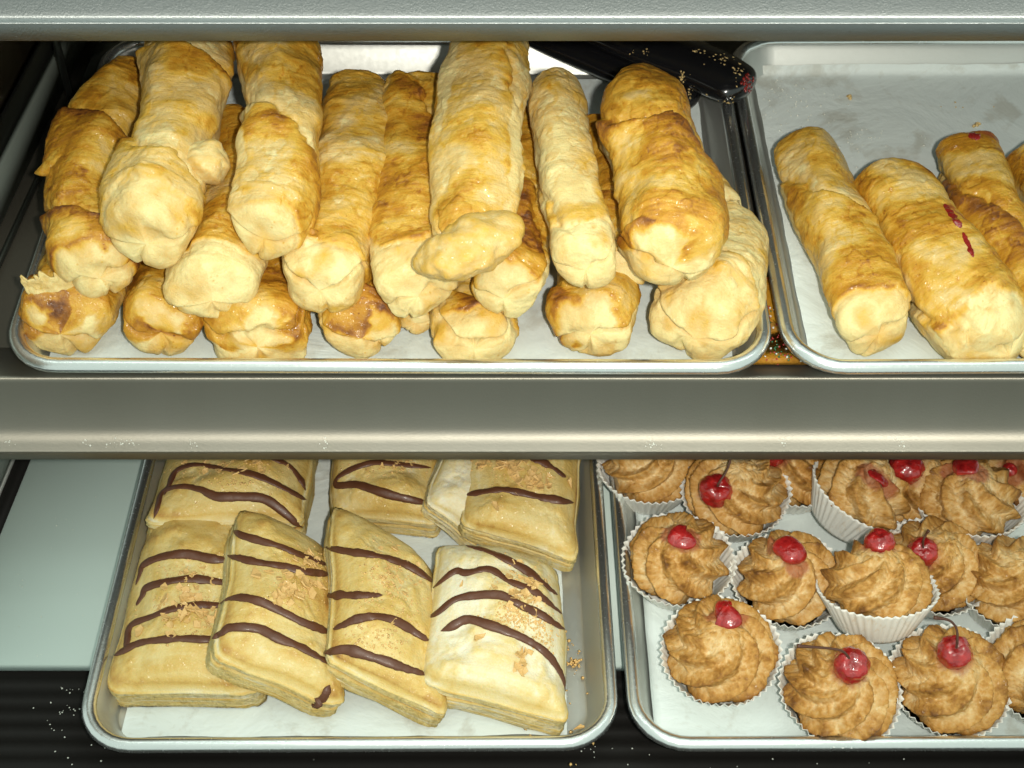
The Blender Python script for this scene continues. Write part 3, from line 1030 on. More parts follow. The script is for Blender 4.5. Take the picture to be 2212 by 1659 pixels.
# a torn leaf of pastry standing on the corner roll
def torn_leaf(parent, px, rise, seed, name='torn_leaf', mat='roll'):
    """px: base polyline in the picture (on the roll), rise: length of the leaf in px upward"""
    n, m = 40, 16
    T = bvh(parent)
    base = []
    for (x, y) in px:
        p, nn = hit(T, x, y)
        if p is None:
            continue
        base.append(p - nn * 0.001)
    B_ = catmull(base, n)
    r = np.random.RandomState(seed)
    V = []
    u = np.linspace(0, 1, n)
    hgt = rise * (0.65 + 0.9 * np.abs(fbm(np.stack([u * 9, u * 0 + seed, u * 0], -1), 4))) * np.minimum(1, np.minimum(u, 1 - u) * 7 + 0.25)
    for k in range(m):
        t = k / (m - 1)
        q = B_ + (UZ * 0.85 + np.array([-0.20, 0.30, 0])) * (hgt * t)[:, None] + np.array([-0.25, -0.15, 0]) * (hgt * t * t)[:, None]
        V.append(q)
    V = np.array(V)
    V = V + (fbm(V * 180, 3) * 0.0015)[..., None] * np.array([0.3, -1, 0.2])
    nn = np.array([0.2, 0.8, 0.3]) * 0.0012
    V2 = V + nn
    A_ = np.vstack([V.reshape(-1, 3), V2.reshape(-1, 3)])
    F = grid_faces(m, n, False)
    F2 = F[:, ::-1] + m * n
    top = [[(m - 1) * n + j, (m - 1) * n + j + 1, m * n + (m - 1) * n + j + 1, m * n + (m - 1) * n + j] for j in range(n - 1)]
    Fs = F.tolist() + F2.tolist() + top
    for k in range(m - 1):
        Fs.append([k * n, (k + 1) * n, m * n + (k + 1) * n, m * n + k * n])
        Fs.append([k * n + n - 1, m * n + k * n + n - 1, m * n + (k + 1) * n + n - 1, (k + 1) * n + n - 1])
    b = 0.12 + 0.35 * np.abs(fbm(A_ * 120, 3))
    return mesh_obj(name, A_, Fs, M[mat], parent, attrs={'bake': b, 'glaze': b * 0 + .2, 'filling': b * 0})


torn_leaf(rolls['L'], [(62, 640), (92, 640), (125, 636), (158, 626), (182, 606)], 0.019, 4)

# ------------------------------------------------------------------ chocolate striped pastries
FLK = []
for k in range(7):                # a few almond flakes, shared by all the pieces
    r = np.random.RandomState(50 + k)
    nn = r.randint(6, 9)
    a = np.sort(r.uniform(0, 2 * np.pi, nn))
    q = np.column_stack([np.cos(a) * r.uniform(.7, 1.1, nn), np.sin(a) * r.uniform(.45, .8, nn)])
    zc = 0.22 * q[:, 0] ** 2 + 0.1 * q[:, 1]
    V = np.vstack([np.column_stack([q, zc - 0.10]), np.column_stack([q * 0.93, zc + 0.09]), [[0, 0, 0.05]], [[0, 0, -0.12]]])
    F = []
    for j in range(nn):
        jn = (j + 1) % nn
        F += [[j, jn, nn + jn, nn + j], [nn + j, nn + jn, 2 * nn], [jn, j, 2 * nn + 1]]
    me = bpy.data.meshes.new('almond_flake')
    me.from_pydata([tuple(v) for v in V], [], F)
    me.materials.append(M['almond'])
    FLK.append(me)


def place_flake(parent, p, n, size, rnd):
    o = bpy.data.objects.new('almond_flake', FLK[rnd.randrange(len(FLK))])
    COL.objects.link(o)
    o.parent = parent
    z = (Vector(n) + Vector((rnd.uniform(-.45, .45), rnd.uniform(-.45, .45), rnd.uniform(-.2, .2)))).normalized()
    qz = z.to_track_quat('Z', 'Y')
    qq = qz.to_matrix() @ Matrix.Rotation(rnd.uniform(0, 6.28), 3, 'Z')
    mat = (qq @ Matrix.Scale(size, 3)).to_4x4()
    mat.translation = Vector(p + np.array(n) * size * 0.18 - WPOS[parent.name])
    o.matrix_local = mat
    return o


def strudel(label, cor, h, seed, stripes=(), flakes=(), crumbs=(), gold=0.0, slit=0.8, glaze=0.7, sw=0.0030, warp=1.0):
    """cor: back-left, back-right, front-right, front-left (px, py, height of the seam over the deck)"""
    C = [lo(px, py, z) for px, py, z in cor]
    BL, BR, FR_, FL_ = C
    nrm = np.cross(FR_ - BL, BR - FL_)
    nrm /= np.linalg.norm(nrm)
    if nrm[2] < 0:
        nrm = -nrm
    K = 132
    ph = np.linspace(0, 2 * np.pi, K, endpoint=False)
    ph = ph - 0.22 * np.sin(4 * ph) * 0.9
    e = 2 / 12.0
    U0 = np.sign(np.cos(ph)) * np.abs(np.cos(ph)) ** e
    V0 = np.sign(np.sin(ph)) * np.abs(np.sin(ph)) ** e

    def bil(u, v):
        a, b = (u + 1) / 2, (v + 1) / 2           # v = +1 at the back
        return (1 - a)[..., None] * ((1 - b)[..., None] * FL_ + b[..., None] * BL) + a[..., None] * ((1 - b)[..., None] * FR_ + b[..., None] * BR)
    rho = [(0.0, -.42, 0), (.5, -.42, 0), (.90, -.42, 0), (.97, -.41, 0), (1.0, -.37, 0)]
    rl = np.random.RandomState(seed + 7)
    zs = np.linspace(-.34, -.065, 11)
    for i_, z_ in enumerate(zs):
        rho.append((1.0 + (0.012 if i_ % 2 else -0.010) + rl.uniform(-.006, .006), z_, 0))
    rho += [(.995, -.055, .3), (.945, -.04, 1), (.92, -.01, 1), (.945, .025, 1), (.998, .04, .3)]
    for i_, z_ in enumerate(np.linspace(.055, .185, 8)):
        rho.append((1.004 + (0.012 if i_ % 2 else -0.010) + rl.uniform(-.006, .006), z_, 0))
    rho += [(1.0, .205, 0), (.985, .215, 0)]
    rows = []
    for (q, z, s_) in rho:
        rows.append((np.full(K, q), np.full(K, z), np.full(K, s_), 0))
    for q in np.concatenate([np.linspace(.965, .80, 12), np.linspace(.78, 0.0, 34)]):
        rows.append((np.full(K, q), None, np.zeros(K), 1))
    Q = np.array([r[0] for r in rows])
    SL = np.array([r[2] for r in rows])
    TOP = np.array([r[3] for r in rows])[:, None] * np.ones(K)
    # the slit opens more here, less there
    ang = np.stack([np.cos(ph) * 1.6 + seed, np.sin(ph) * 1.6, ph * 0], -1)
    op = slit * (0.75 + 1.4 * fbm(ang, 2))
    Qs = np.where(SL > 0, 1 - (1 - Q) * np.clip(op, 0.15, 1.6)[None, :] * 1.7, Q)
    edgew = 1 + 0.020 * fbm(ang * 2.2 + 5, 3)
    u = Qs * U0[None, :] * np.where(TOP > 0, 1, edgew[None, :])
    v = Qs * V0[None, :] * np.where(TOP > 0, 1, edgew[None, :])
    g = (np.clip(1 - np.abs(u) ** 2.4, 0, 1) * np.clip(1 - np.abs(v) ** 5, 0, 1)) ** 0.62
    Z0 = np.array([(0 if r[1] is None else r[1][0]) for r in rows])[:, None] * np.ones(K)
    Z = np.where(TOP > 0, 0.205 + (0.70 + 0.25 * fbm(np.stack([u, v, u * 0 + seed], -1), 2)) * g, Z0)
    base = bil(u, v)
    base = base + 0.0042 * fbm(base * 24 + seed * 5.1, 2)[..., None] * np.array([1.0, 0, 0]) + 0.0042 * fbm(base * 24 + seed * 7.7 + 9, 2)[..., None] * np.array([0, 1.0, 0])
    sc = base * 1.0
    w = fbm(sc * 26 + seed * 3.1, 3)
    w2 = fbm(sc * 90 + seed, 3)
    fine = fbm(sc * 320, 3)
    lay = fbm(np.stack([sc[..., 0] * 45, sc[..., 1] * 45, Z * 30 + seed], -1), 3)
    Vv = base + nrm * (h * Z + TOP * (0.0050 * w * warp + 0.0021 * w2 + 0.0005 * fine) * np.clip(g + .15, 0, 1))[..., None]
    out = base - bil(u * 0.9, v * 0.9)
    out /= np.linalg.norm(out, axis=-1)[..., None] + 1e-9
    Vv = Vv + out * ((1 - TOP) * (0.0026 * lay + 0.0005 * fine) * (Q > .9))[..., None] + nrm * (1 - TOP)[..., None] * (0.0016 * w * (Q > .9))[..., None]
    # rest on the paper
    Vv[..., 2] = np.maximum(Vv[..., 2], 0.0045 + 0.0004 * w)
    b = 0.43 + 0.18 * gold + TOP * (0.34 * w + 0.32 * w2 + 0.18 * fine) + 0.20 * TOP * np.exp(-((g - .22) / .16) ** 2)
    b = np.where(TOP > 0, b, 0.30 + 0.07 * gold + 0.55 * lay + 0.2 * fine)
    alt = (np.arange(len(rows)) % 2)[:, None]
    b = b + (1 - TOP) * (0.20 * alt - 0.06) * np.clip(0.8 + 1.5 * lay, 0, 1.5)
    b = b + SL * np.clip(op, 0, 1) * 0.75
    gl = TOP * glaze * np.clip(0.85 + 1.2 * w2 + 0.5 * w, 0, 1)
    n_r = len(rows)
    F = grid_faces(n_r, K)
    Vv = Vv.reshape(-1, 3)
    t = empty('chocolate_strudel', np.append(Vv[:, :2].mean(0), Vv[:, 2].min()), label, 'pastry', 'chocolate striped puff pastries')
    body = mesh_obj('pastry_body', Vv, F, M['puff'], t, attrs={'bake': np.clip(b.ravel(), 0, 1), 'glaze': gl.ravel(), 'filling': 0 * gl.ravel()})
    T = BVHTree.FromPolygons([Vector(x) for x in Vv], F.tolist())
    r = random.Random(seed)
    STRUDELS.append((t, T))
    for st in stripes:
        st = np.array(st, float)
        if len(st) > 4:               # run on over the edges
            e0, e1 = st[0] - st[1], st[-1] - st[-2]
            st = np.vstack([st[0] + e0 / np.linalg.norm(e0) * 26, st, st[-1] + e1 / np.linalg.norm(e1) * 26])
        raw = catmull(st, 90)
        P, Nn = [], []
        for (px, py) in raw:
            p, nn = hit(T, px, py)
            if p is None:
                continue
            if P and np.linalg.norm(p - P[-1]) > 0.010:
                if len(P) > 30:
                    break
                P, Nn = [], []
            P.append(p)
            Nn.append(nn)
        if len(P) < 6:
            print('stripe missed', label, st[0])
            continue
        P, Nn = np.array(P), np.array(Nn)
        for _ in range(3):
            P[1:-1] = (P[:-2] + 2 * P[1:-1] + P[2:]) / 4
            Nn[1:-1] = (Nn[:-2] + 2 * Nn[1:-1] + Nn[2:]) / 4
        Nn /= np.linalg.norm(Nn, axis=1)[:, None]
        k = len(P)
        s = np.linspace(0, 1, k)
        wd = sw * (0.95 + 0.75 * fbm(np.stack([s * 4, s * 0 + seed, s * 0 + st[0][0] * .1], -1), 3)) * (1 - np.abs(2 * s - 1) ** 6) ** 0.8
        V, Fc = tube(P + Nn * 0.0004, np.maximum(wd, 0.0002), 10, 0.34, Nn)
        V = V + fbm(V * 300, 2)[:, None] * 0.0003
        mesh_obj('chocolate_stripe', V, Fc, M['choc'], t)
    for (cx, cy, sx, sy, n, s0, s1) in flakes:
        for _ in range(n if n == 1 else int(n * 2.6)):
            p, nn = hit(T, r.gauss(cx, sx), r.gauss(cy, sy))
            if p is not None:
                place_flake(t, p, nn, r.uniform(s0, s1) * 1.02, r)
    pts = []
    for (cx, cy, sx, sy, n) in crumbs:
        for _ in range(int(n * 2.6)):
            p, nn = hit(T, r.gauss(cx, sx), r.gauss(cy, sy))
            if p is not None:
                pts.append((p, nn, r.uniform(0.0004, 0.0014)))
    if pts:
        scatter('almond_crumbs', M['almond'], pts, t, seed=seed)
    return t


STRUDELS = []
strudel('back left striped pastry lying across the pale end of the one in front',
        [(385, 955, .016), (690, 955, .016), (650, 1142, .034), (318, 1148, .034)], .030, 1,
        [[(367, 1047), (382, 1017), (425, 1004), (478, 1013), (538, 1023), (586, 1041), (640, 1069)],
         [(341, 1095), (352, 1063), (391, 1051), (434, 1058), (469, 1073), (521, 1073), (577, 1080), (634, 1125)],
         [(577, 989), (621, 1004), (647, 1034), (660, 1060)]],
        [(510, 1003, 45, 12, 9, .0022, .0038)], [(500, 1040, 55, 18, 40), (480, 1008, 60, 15, 30)], gold=.05)
strudel('front left striped pastry with a flat bare front end',
        [(335, 1120, .013), (560, 1120, .013), (572, 1512, .013), (236, 1506, .013)], .033, 2,
        [[(303, 1240), (310, 1221), (347, 1204), (399, 1197), (460, 1208), (495, 1210)],
         [(308, 1287), (319, 1269), (369, 1256), (417, 1251), (478, 1258)],
         [(275, 1388), (284, 1351), (330, 1332), (369, 1317), (417, 1308), (460, 1308)],
         [(267, 1406), (300, 1390), (347, 1382), (391, 1380), (452, 1382)]],
        [(405, 1330, 38, 18, 15, .0026, .0052), (425, 1262, 25, 18, 7, .0022, .004), (352, 1275, 6, 4, 1, .004, .0045)],
        [(400, 1240, 40, 12, 24), (400, 1320, 50, 30, 40), (450, 1355, 25, 20, 16)], gold=.35)
strudel('second front striped pastry tilted on its neighbour, long slit along its left side',
        [(512, 1108, .052), (697, 1200, .016), (737, 1535, .013), (458, 1436, .046)], .030, 3,
        [[(495, 1139), (521, 1156), (564, 1169), (608, 1182), (643, 1197), (690, 1214)],
         [(517, 1206), (556, 1215), (608, 1223), (651, 1234), (686, 1238)],
         [(462, 1317), (486, 1297), (517, 1291), (560, 1299), (608, 1321), (651, 1343), (690, 1358)],
         [(480, 1367), (499, 1356), (556, 1358), (608, 1382), (651, 1399), (690, 1421)],
         [(712, 1480), (700, 1505), (690, 1515), (676, 1527)]],
        [(650, 1258, 26, 22, 14, .0026, .005), (672, 1215, 14, 8, 6, .0022, .004), (557, 1247, 6, 4, 1, .005, .0055), (618, 1290, 16, 8, 4, .003, .004)],
        [(655, 1250, 35, 35, 60), (670, 1225, 22, 10, 25)], gold=.35)
strudel('third front striped pastry with a broad brown stripe stub and a slit left side',
        [(718, 1100, .046), (930, 1240, .016), (960, 1560, .013), (698, 1430, .040)], .030, 4,
        [[(694, 1180), (748, 1191), (792, 1197), (835, 1206), (883, 1223), (924, 1249)],
         [(688, 1286), (718, 1286), (770, 1286), (827, 1286)],
         [(744, 1349), (770, 1338), (814, 1332), (857, 1343), (904, 1371)],
         [(712, 1408), (748, 1403), (792, 1416), (835, 1429), (870, 1442), (900, 1451)]],
        [(845, 1245, 34, 30, 10, .0014, .0026), (853, 1187, 4, 4, 1, .0035, .004), (836, 1342, 6, 3, 1, .003, .004)],
        [(830, 1250, 38, 38, 90), (810, 1375, 42, 26, 60), (870, 1330, 20, 40, 30)], gold=.2)
strudel('pale unglazed front right striped pastry piled with almond crumbs',
        [(944, 1185, .034), (1200, 1240, .018), (1226, 1578, .015), (906, 1480, .028)], .036, 5,
        [[(902, 1299), (944, 1264), (983, 1234), (1009, 1238), (1057, 1230), (1100, 1256), (1152, 1277), (1196, 1312)],
         [(905, 1342), (944, 1325), (983, 1295), (1031, 1286), (1083, 1286), (1126, 1308), (1170, 1329), (1200, 1348)],
         [(976, 1353), (1009, 1338), (1052, 1349), (1100, 1366), (1152, 1390), (1190, 1422), (1214, 1462), (1220, 1488)],
         [(1002, 1178), (1052, 1191), (1100, 1212), (1144, 1238), (1183, 1269)]],
        [(1130, 1275, 26, 24, 12, .0022, .0042), (1045, 1378, 8, 5, 1, .0048, .005), (1132, 1408, 6, 4, 2, .003, .004), (1130, 1443, 8, 6, 3, .003, .004), (1003, 1261, 3, 3, 1, .003, .003)],
        [(1125, 1335, 34, 16, 130), (1130, 1265, 35, 35, 60), (1180, 1370, 20, 20, 40)], gold=-1.35, glaze=.35, warp=1.7)
strudel('back middle striped pastry with a looping brown stripe',
        [(722, 945, .013), (960, 945, .013), (945, 1150, .013), (716, 1128, .013)], .030, 6,
        [[(900, 1082), (857, 1073), (814, 1060), (770, 1047), (728, 1049), (730, 1032), (762, 1013), (805, 1000), (848, 1002), (905, 1008)]],
        [(870, 1004, 28, 8, 6, .0018, .003)], [(860, 1004, 40, 9, 36), (810, 1035, 45, 20, 20)], gold=.0)
strudel('pale broken pastry turned on edge between its two back neighbours',
        [(972, 940, .036), (1040, 950, .020), (1035, 1185, .014), (908, 1092, .034)], .024, 7, gold=-1.6, glaze=.1, slit=.4, warp=2.0)
strudel('back right striped pastry with almond flakes along its far end',
        [(1012, 950, .034), (1252, 950, .026), (1244, 1222, .016), (1000, 1142, .032)], .026, 8,
        [[(1031, 1065), (1083, 1058), (1126, 1065), (1174, 1076), (1213, 1082)],
         [(1144, 992), (1183, 1004), (1222, 1032)]],
        [(1095, 1003, 38, 11, 12, .0028, .005), (1160, 1040, 22, 12, 9, .0028, .005), (1070, 1097, 3, 3, 1, .0048, .005)], [(1130, 1025, 45, 18, 40)], gold=.0)
# chocolate squeezed out at the front and crumbs beside the pale one
pts = []
rr = random.Random(8)
for (cx, cy, sx, sy, n) in ((1238, 1430, 10, 10, 30), (1225, 1395, 10, 20, 14), (1150, 1590, 60, 10, 10), (1250, 1540, 10, 60, 10)):
    for _ in range(n):
        pts.append((lo(rr.gauss(cx, sx), rr.gauss(cy, sy), .0046), (0, 0, 1), rr.uniform(.0005, .0018)))
scatter('almond_crumbs', M['almond'], pts, None, 'golden almond crumbs on the parchment right of the pale pastry', 'crumbs', seed=9)
for (px, py, lb) in ((1247, 1571, 'single almond flake on the parchment beside the front right tray corner'),):
    o = bpy.data.objects.new('almond_flake', FLK[0])
    COL.objects.link(o)
    o.location = lo(px, py, .0052)
    o.scale = (.0046,) * 3
    tag(o, lb, 'almond flake')

# ------------------------------------------------------------------ coconut macaroons
def macaroon(label, px, py, tilt, seed, zr=.030, R0=.0328, cherry=None, stem=None, slices=(), gold=0.0, cupdrop=0.0, nr=8):
    Cc = lo(px, py, zr)
    Z = np.array([tilt[0], tilt[1], 1.0])
    fr = Frame(Cc, (1, 0.0, 0.0), Z / np.linalg.norm(Z))
    rs = np.random.RandomState(seed)
    rot = rs.uniform(0, 6.28)
    # paper cup
    nt, npl = 13, 46
    k = npl * 4
    th = np.linspace(0, 2 * np.pi, k, endpoint=False)
    tri = np.abs(((th * npl / (2 * np.pi)) % 1) * 2 - 1) * 2 - 1
    H = 0.0265
    rows, rows_i = [], []
    wob = fbm(np.stack([np.cos(th) * 1.2 + seed, np.sin(th) * 1.2, th * 0], -1), 3)
    for i, t in enumerate(np.linspace(0, 1, nt)):
        am = 0.0002 + 0.00085 * t ** 0.8
        r = 0.0245 + (0.0378 - 0.0245) * t * (1 + 0.1 * wob * t) + am * tri + 0.0016 * wob * t
        z = -H + (H + 0.001 - cupdrop) * t + 0.0022 * wob * t * t
        rows.append(np.column_stack([r * np.cos(th + rot), r * np.sin(th + rot), z]))
        ri = r - 0.00028
        rows_i.append(np.column_stack([ri * np.cos(th + rot), ri * np.sin(th + rot), z + 0.0001]))
    V = np.vstack(rows + rows_i[::-1])
    F = grid_faces(2 * nt, k).tolist()
    F.append(list(range(k))[::-1])
    F.append([(2 * nt - 1) * k + j for j in range(k)])
    V = fr.w(V)
    # dome
    n, m = 84, 176
    t = np.linspace(0, 1, n)
    ph_ = np.linspace(-0.62, math.pi / 2, n)
    TH, PH = np.meshgrid(np.linspace(0, 2 * np.pi, m, endpoint=False), ph_)
    hz = 0.027
    ce = np.cos(PH) ** 0.85
    D0 = np.stack([R0 * ce * np.cos(TH), R0 * ce * np.sin(TH), hz * np.sign(np.sin(PH)) * np.abs(np.sin(PH)) ** 1.05], -1)
    q = D0 + seed * 0.37
    w = fbm(q * 42, 3)
    tw = rs.choice([-1, 1]) * rs.uniform(.7, 1.5)
    arg = nr / 2 * (TH + tw * PH + rot) + 0.9 * w
    ridge = 1 - np.abs(np.cos(arg)) ** 1.3
    ridge = ridge * sst(1.5, 0.9, PH) if False else ridge * (1 - sst(0.95, 1.5, PH))
    w2 = fbm(q * 130, 4, .6)
    w3 = fbm(q * 420, 3, .6)
    blk = 1 - np.abs(perlin(q * 85 + 7))
    disp = -0.0070 * (1 - ridge) * (1 - sst(0.95, 1.5, PH)) + 0.0030 * w + 0.0024 * w2 + 0.0016 * w3
    nrm = D0 / np.array([R0 ** 2, R0 ** 2, hz ** 2])
    nrm /= np.linalg.norm(nrm, axis=-1)[..., None]
    D = D0 + nrm * (disp + 0.0012)[..., None]
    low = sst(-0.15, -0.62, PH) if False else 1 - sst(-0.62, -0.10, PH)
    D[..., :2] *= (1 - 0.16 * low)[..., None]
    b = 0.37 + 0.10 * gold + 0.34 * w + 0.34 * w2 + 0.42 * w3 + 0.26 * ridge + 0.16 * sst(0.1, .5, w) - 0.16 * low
    gl = np.clip(0.10 + 1.5 * w + 0.9 * w2, 0, 1)
    Dw = fr.w(D.reshape(-1, 3))
    base = fr.w(np.array([[0, 0, -H]]))[0]
    # stand on the paper: never below it
    for A_ in (V, Dw):
        A_[:, 2] = np.maximum(A_[:, 2], 0.0042)
    root = empty('coconut_macaroon', (base[0], base[1], max(0.0042, V[:, 2].min())), label, 'macaroon', 'coconut macaroons in paper cups')
    mesh_obj('paper_cup', V, F, M['cup'], root)
    Fd = grid_faces(n, m)
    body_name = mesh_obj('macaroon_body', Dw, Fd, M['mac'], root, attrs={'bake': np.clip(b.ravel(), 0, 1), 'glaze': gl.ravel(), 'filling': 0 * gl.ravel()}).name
    T = BVHTree.FromPolygons([Vector(x) for x in Dw], Fd.tolist())
    stain = np.zeros(len(Dw))
    for c_ in ([cherry[:2]] if cherry else []) + [q_ for sl in slices for q_ in sl[0]]:
        p, nn = hit(T, *c_)
        if p is not None:
            dd = np.linalg.norm(Dw - p, axis=1) / (0.0125 if cherry else 0.0085)
            stain = np.maximum(stain, 0.7 * sst(1.15, 0.75, dd + 0.35 * w2.ravel()) if False else 0.7 * (1 - sst(0.72, 1.15, dd + 0.45 * w2.ravel())))
    bpy.data.objects[body_name].data.attributes['filling'].data.foreach_set('value', stain.astype(np.float32))
    if cherry:
        cx, cy, cr = cherry[:3]
        p, nn = hit(T, cx, cy)
        if p is None:
            print('cherry missed', label)
            p, nn = fr.w(np.array([[0, 0, hz]]))[0], fr.Z
        r = cr * 1.1 * mpp(p)
        nn = fr.Z * 0.7 + nn * 0.3 - FWD * 0.25
        nn /= np.linalg.norm(nn)
        f2 = Frame(p + nn * r * 0.22, np.cross(nn, [0.2, .9, .1]), nn)
        a, c = np.meshgrid(np.linspace(0, 2 * np.pi, 44, endpoint=False), np.linspace(-math.pi / 2, math.pi / 2, 30))
        S0 = np.stack([np.cos(c) * np.cos(a), np.cos(c) * np.sin(a), np.sin(c) * (0.92 if len(cherry) < 4 else cherry[3])], -1)
        S0 = S0 * (1 + 0.17 * fbm(S0 * 1.9 + seed, 3) + 0.05 * fbm(S0 * 5 + seed, 2) - 0.22 * np.exp(-((math.pi / 2 - c) / 0.35) ** 2))[..., None]
        Vc = f2.w(S0.reshape(-1, 3) * r)
        ch = mesh_obj('cherry', Vc, grid_faces(30, 44), M['cherry'], root, loc=f2.o)
        if stem:
            top_ = f2.o + nn * r * 0.62
            dt = (top_ - CAM) @ FWD
            P = [top_ - nn * r * 0.2]
            for i, (sx, sy) in enumerate(stem):
                d = dt - 0.002 - 0.006 * (i + 1) / len(stem)
                P.append(CAM + ray(sx, sy) * d)
            P = catmull(P, 28)
            ss = np.linspace(0, 1, 28)
            Vs, Fs = tube(P, 0.00072 + 0.0005 * ss ** 6 + 0.0003 * (1 - ss) ** 6, 8)
            mesh_obj('stem', Vs, Fs, M['stem'], ch)
    for (pl, wd, hh) in slices:       # flat slice of cherry pressed into the top
        P, Nn = [], []
        for (sx, sy) in catmull(np.array(pl, float), 26):
            p, nn = hit(T, sx, sy)
            if p is not None:
                P.append(p)
                Nn.append(nn)
        if len(P) > 5:
            P, Nn = np.array(P), np.array(Nn)
            for _ in range(14):
                P[1:-1] = (P[:-2] + 2 * P[1:-1] + P[2:]) / 4
                Nn[1:-1] = (Nn[:-2] + 2 * Nn[1:-1] + Nn[2:]) / 4
            Nn = 0.3 * Nn + 0.7 * fr.Z
            Nn /= np.linalg.norm(Nn, axis=1)[:, None]
            s = np.linspace(-1, 1, len(P))
            V_, F_ = tube(P + Nn * 0.0022, wd * 1.25 * np.sqrt(np.maximum(0.02, 1 - s ** 4)), 14, hh, Nn)
            V_ = V_ + (fbm(V_ * 150, 2)[:, None] * 0.0009) * fr.Z
            mesh_obj('cherry_slice', V_, F_, M['cherry'], root)
    return root


macaroon('macaroon in the back left corner of its tray, no cherry in sight', 1405, 1005, (0, .05), 1, cherry=None, zr=.028)
macaroon('macaroon behind the two left ones, round cherry with an upright stem', 1588, 1062, (-.04, -.08), 2, zr=.034, R0=.0345, cherry=(1545, 1062, 34), stem=[(1552, 1045), (1568, 1020), (1576, 1000), (1578, 980)])
macaroon('shaded macaroon deep between two cups, cherry just under the shelf front', 1712, 1008, (0, 0), 3, zr=.024, cherry=(1668, 985, 24), gold=.6)
macaroon('macaroon leaning right with its white cup side bared, thin red cherry sliver', 1862, 1066, (.42, .18), 4, zr=.036, slices=[([(1872, 1020), (1888, 1030), (1902, 1042), (1914, 1055)], .0036, .35)], gold=-.3)
macaroon('macaroon squeezed behind the leaning one with a plump bright cherry', 1975, 1050, (.05, -.05), 5, zr=.026, cherry=(1957, 1014, 34), gold=-.1)
macaroon('macaroon with a dark sunken half cherry and its cup front showing', 2092, 1080, (.0, .16), 6, zr=.036, R0=.034, slices=[([(2058, 1018), (2075, 1012), (2092, 1012), (2112, 1020)], .0068, .4)], gold=.2)
macaroon('macaroon at the far right edge under the shelf front', 2205, 1020, (-.1, 0), 7, zr=.028, cherry=(2180, 1016, 14))
macaroon('macaroon hard against the left tray wall, cherry smeared at its crown', 1466, 1208, (-.06, -.04), 8, zr=.029, slices=[([(1450, 1150), (1465, 1160), (1480, 1166), (1494, 1162)], .0072, .45)], gold=.1)
macaroon('glossy macaroon with a long split cherry running down its face', 1703, 1250, (-.05, -.05), 9, zr=.027, R0=.0335, slices=[([(1676, 1178), (1698, 1184), (1714, 1200), (1722, 1222)], .0070, .6)], gold=.25)
macaroon('macaroon resting in front of its double in the same paper cup row, curved stem tip', 2016, 1222, (.05, -.08), 11, zr=.028, cherry=(1992, 1194, 30), stem=[(1994, 1170), (2000, 1155), (2006, 1146)], gold=.3)
macaroon('macaroon tipped back on the others, its whole white cup front facing out', 1893, 1268, (-.06, .42), 10, zr=.048, R0=.0335, cherry=(1900, 1178, 30), gold=.1)
macaroon('macaroon cut by the right edge in the middle row, no cherry seen', 2190, 1262, (.05, -.06), 12, zr=.028, gold=.2)
macaroon('front row macaroon nearest the left tray wall with dark glazed cherry', 1556, 1405, (-.06, -.12), 13, zr=.029, R0=.0345, slices=[([(1545, 1325), (1560, 1330), (1576, 1334), (1590, 1330)], .0082, .5)], gold=.5, nr=7)
macaroon('front row macaroon whose cherry stem points left', 1816, 1488, (0, -.14), 14, zr=.028, R0=.0345, cherry=(1838, 1440, 36), stem=[(1822, 1408), (1795, 1401), (1760, 1398), (1722, 1395)], gold=.2, nr=9)
macaroon('front row macaroon whose cherry stem arches back over it', 2052, 1470, (0, -.12), 15, zr=.028, R0=.0345, cherry=(2060, 1412, 34), stem=[(2068, 1385), (2066, 1358), (2050, 1340), (2018, 1334)], gold=.3, nr=8)
macaroon('macaroon sliver at the right edge of the front row', 2252, 1450, (0, -.1), 16, zr=.028)
macaroon('macaroon under the shelf front behind the plump cherry one', 2030, 965, (0, 0), 17, zr=.030, gold=0)

# ------------------------------------------------------------------ tongs, crumbs, sprinkle cookie
def arm(parent, pts, seed, flat=.55):
    """pts: (px, py, z, half width px, )"""
    P = [up(a, b, z) for a, b, z, r in pts]
    Rr = [r * mpp(p) for (a, b, z, r), p in zip(pts, P)]
    n = 70
    P = catmull(P, n)
    Rr = catmull(np.column_stack([Rr] * 3), n)[:, 0]
    s = np.linspace(0, 1, n)
    L = np.linalg.norm(np.diff(P, axis=0), axis=1).sum()
    d = (1 - s) * L
    cap = np.clip(1 - (np.clip(1 - d / (Rr * 0.95), 0, 1)) ** 2.4, 0, 1) ** 0.5
    V, F = tube(P, np.maximum(Rr * cap, 1e-4), 28, flat, np.tile(UZ, (n, 1)))
    return mesh_obj('tong_arm', V, F, M['black'], parent)


base = up(1450, 160, .0)
tongs = empty('serving_tongs', base, 'black plastic serving tongs smeared with crumbs lying over the tray rims', 'tongs')
a1 = arm(tongs, [(1090, 10, .046, 36), (1260, 55, .043, 46), (1410, 108, .040, 62), (1530, 152, .039, 68), (1618, 198, .038, 60)], 1)
a2 = arm(tongs, [(1060, 30, .030, 30), (1180, 78, .029, 46), (1300, 125, .028, 52), (1430, 185, .026, 58), (1495, 228, .024, 50)], 2)
T1, T2 = bvh(a1), bvh(a2)
bpy.context.view_layer.update()
T1, T2 = bvh(a1), bvh(a2)
rr = random.Random(21)


def crumbs_on(trees, spec, mat, name, parent, smin, smax, seed):
    pts = []
    for (cx, cy, sx, sy, n) in spec:
        for _ in range(n):
            x, y = rr.gauss(cx, sx), rr.gauss(cy, sy)
            best = None
            for t in trees:
                p, nn = hit(t, x, y)
                if p is not None and (best is None or np.linalg.norm(p - CAM) < np.linalg.norm(best[0] - CAM)):
                    best = (p, nn)
            if best is not None:
                pts.append((best[0], best[1], rr.uniform(smin, smax)))
    if pts:
        scatter(name, mat, pts, parent, seed=seed)


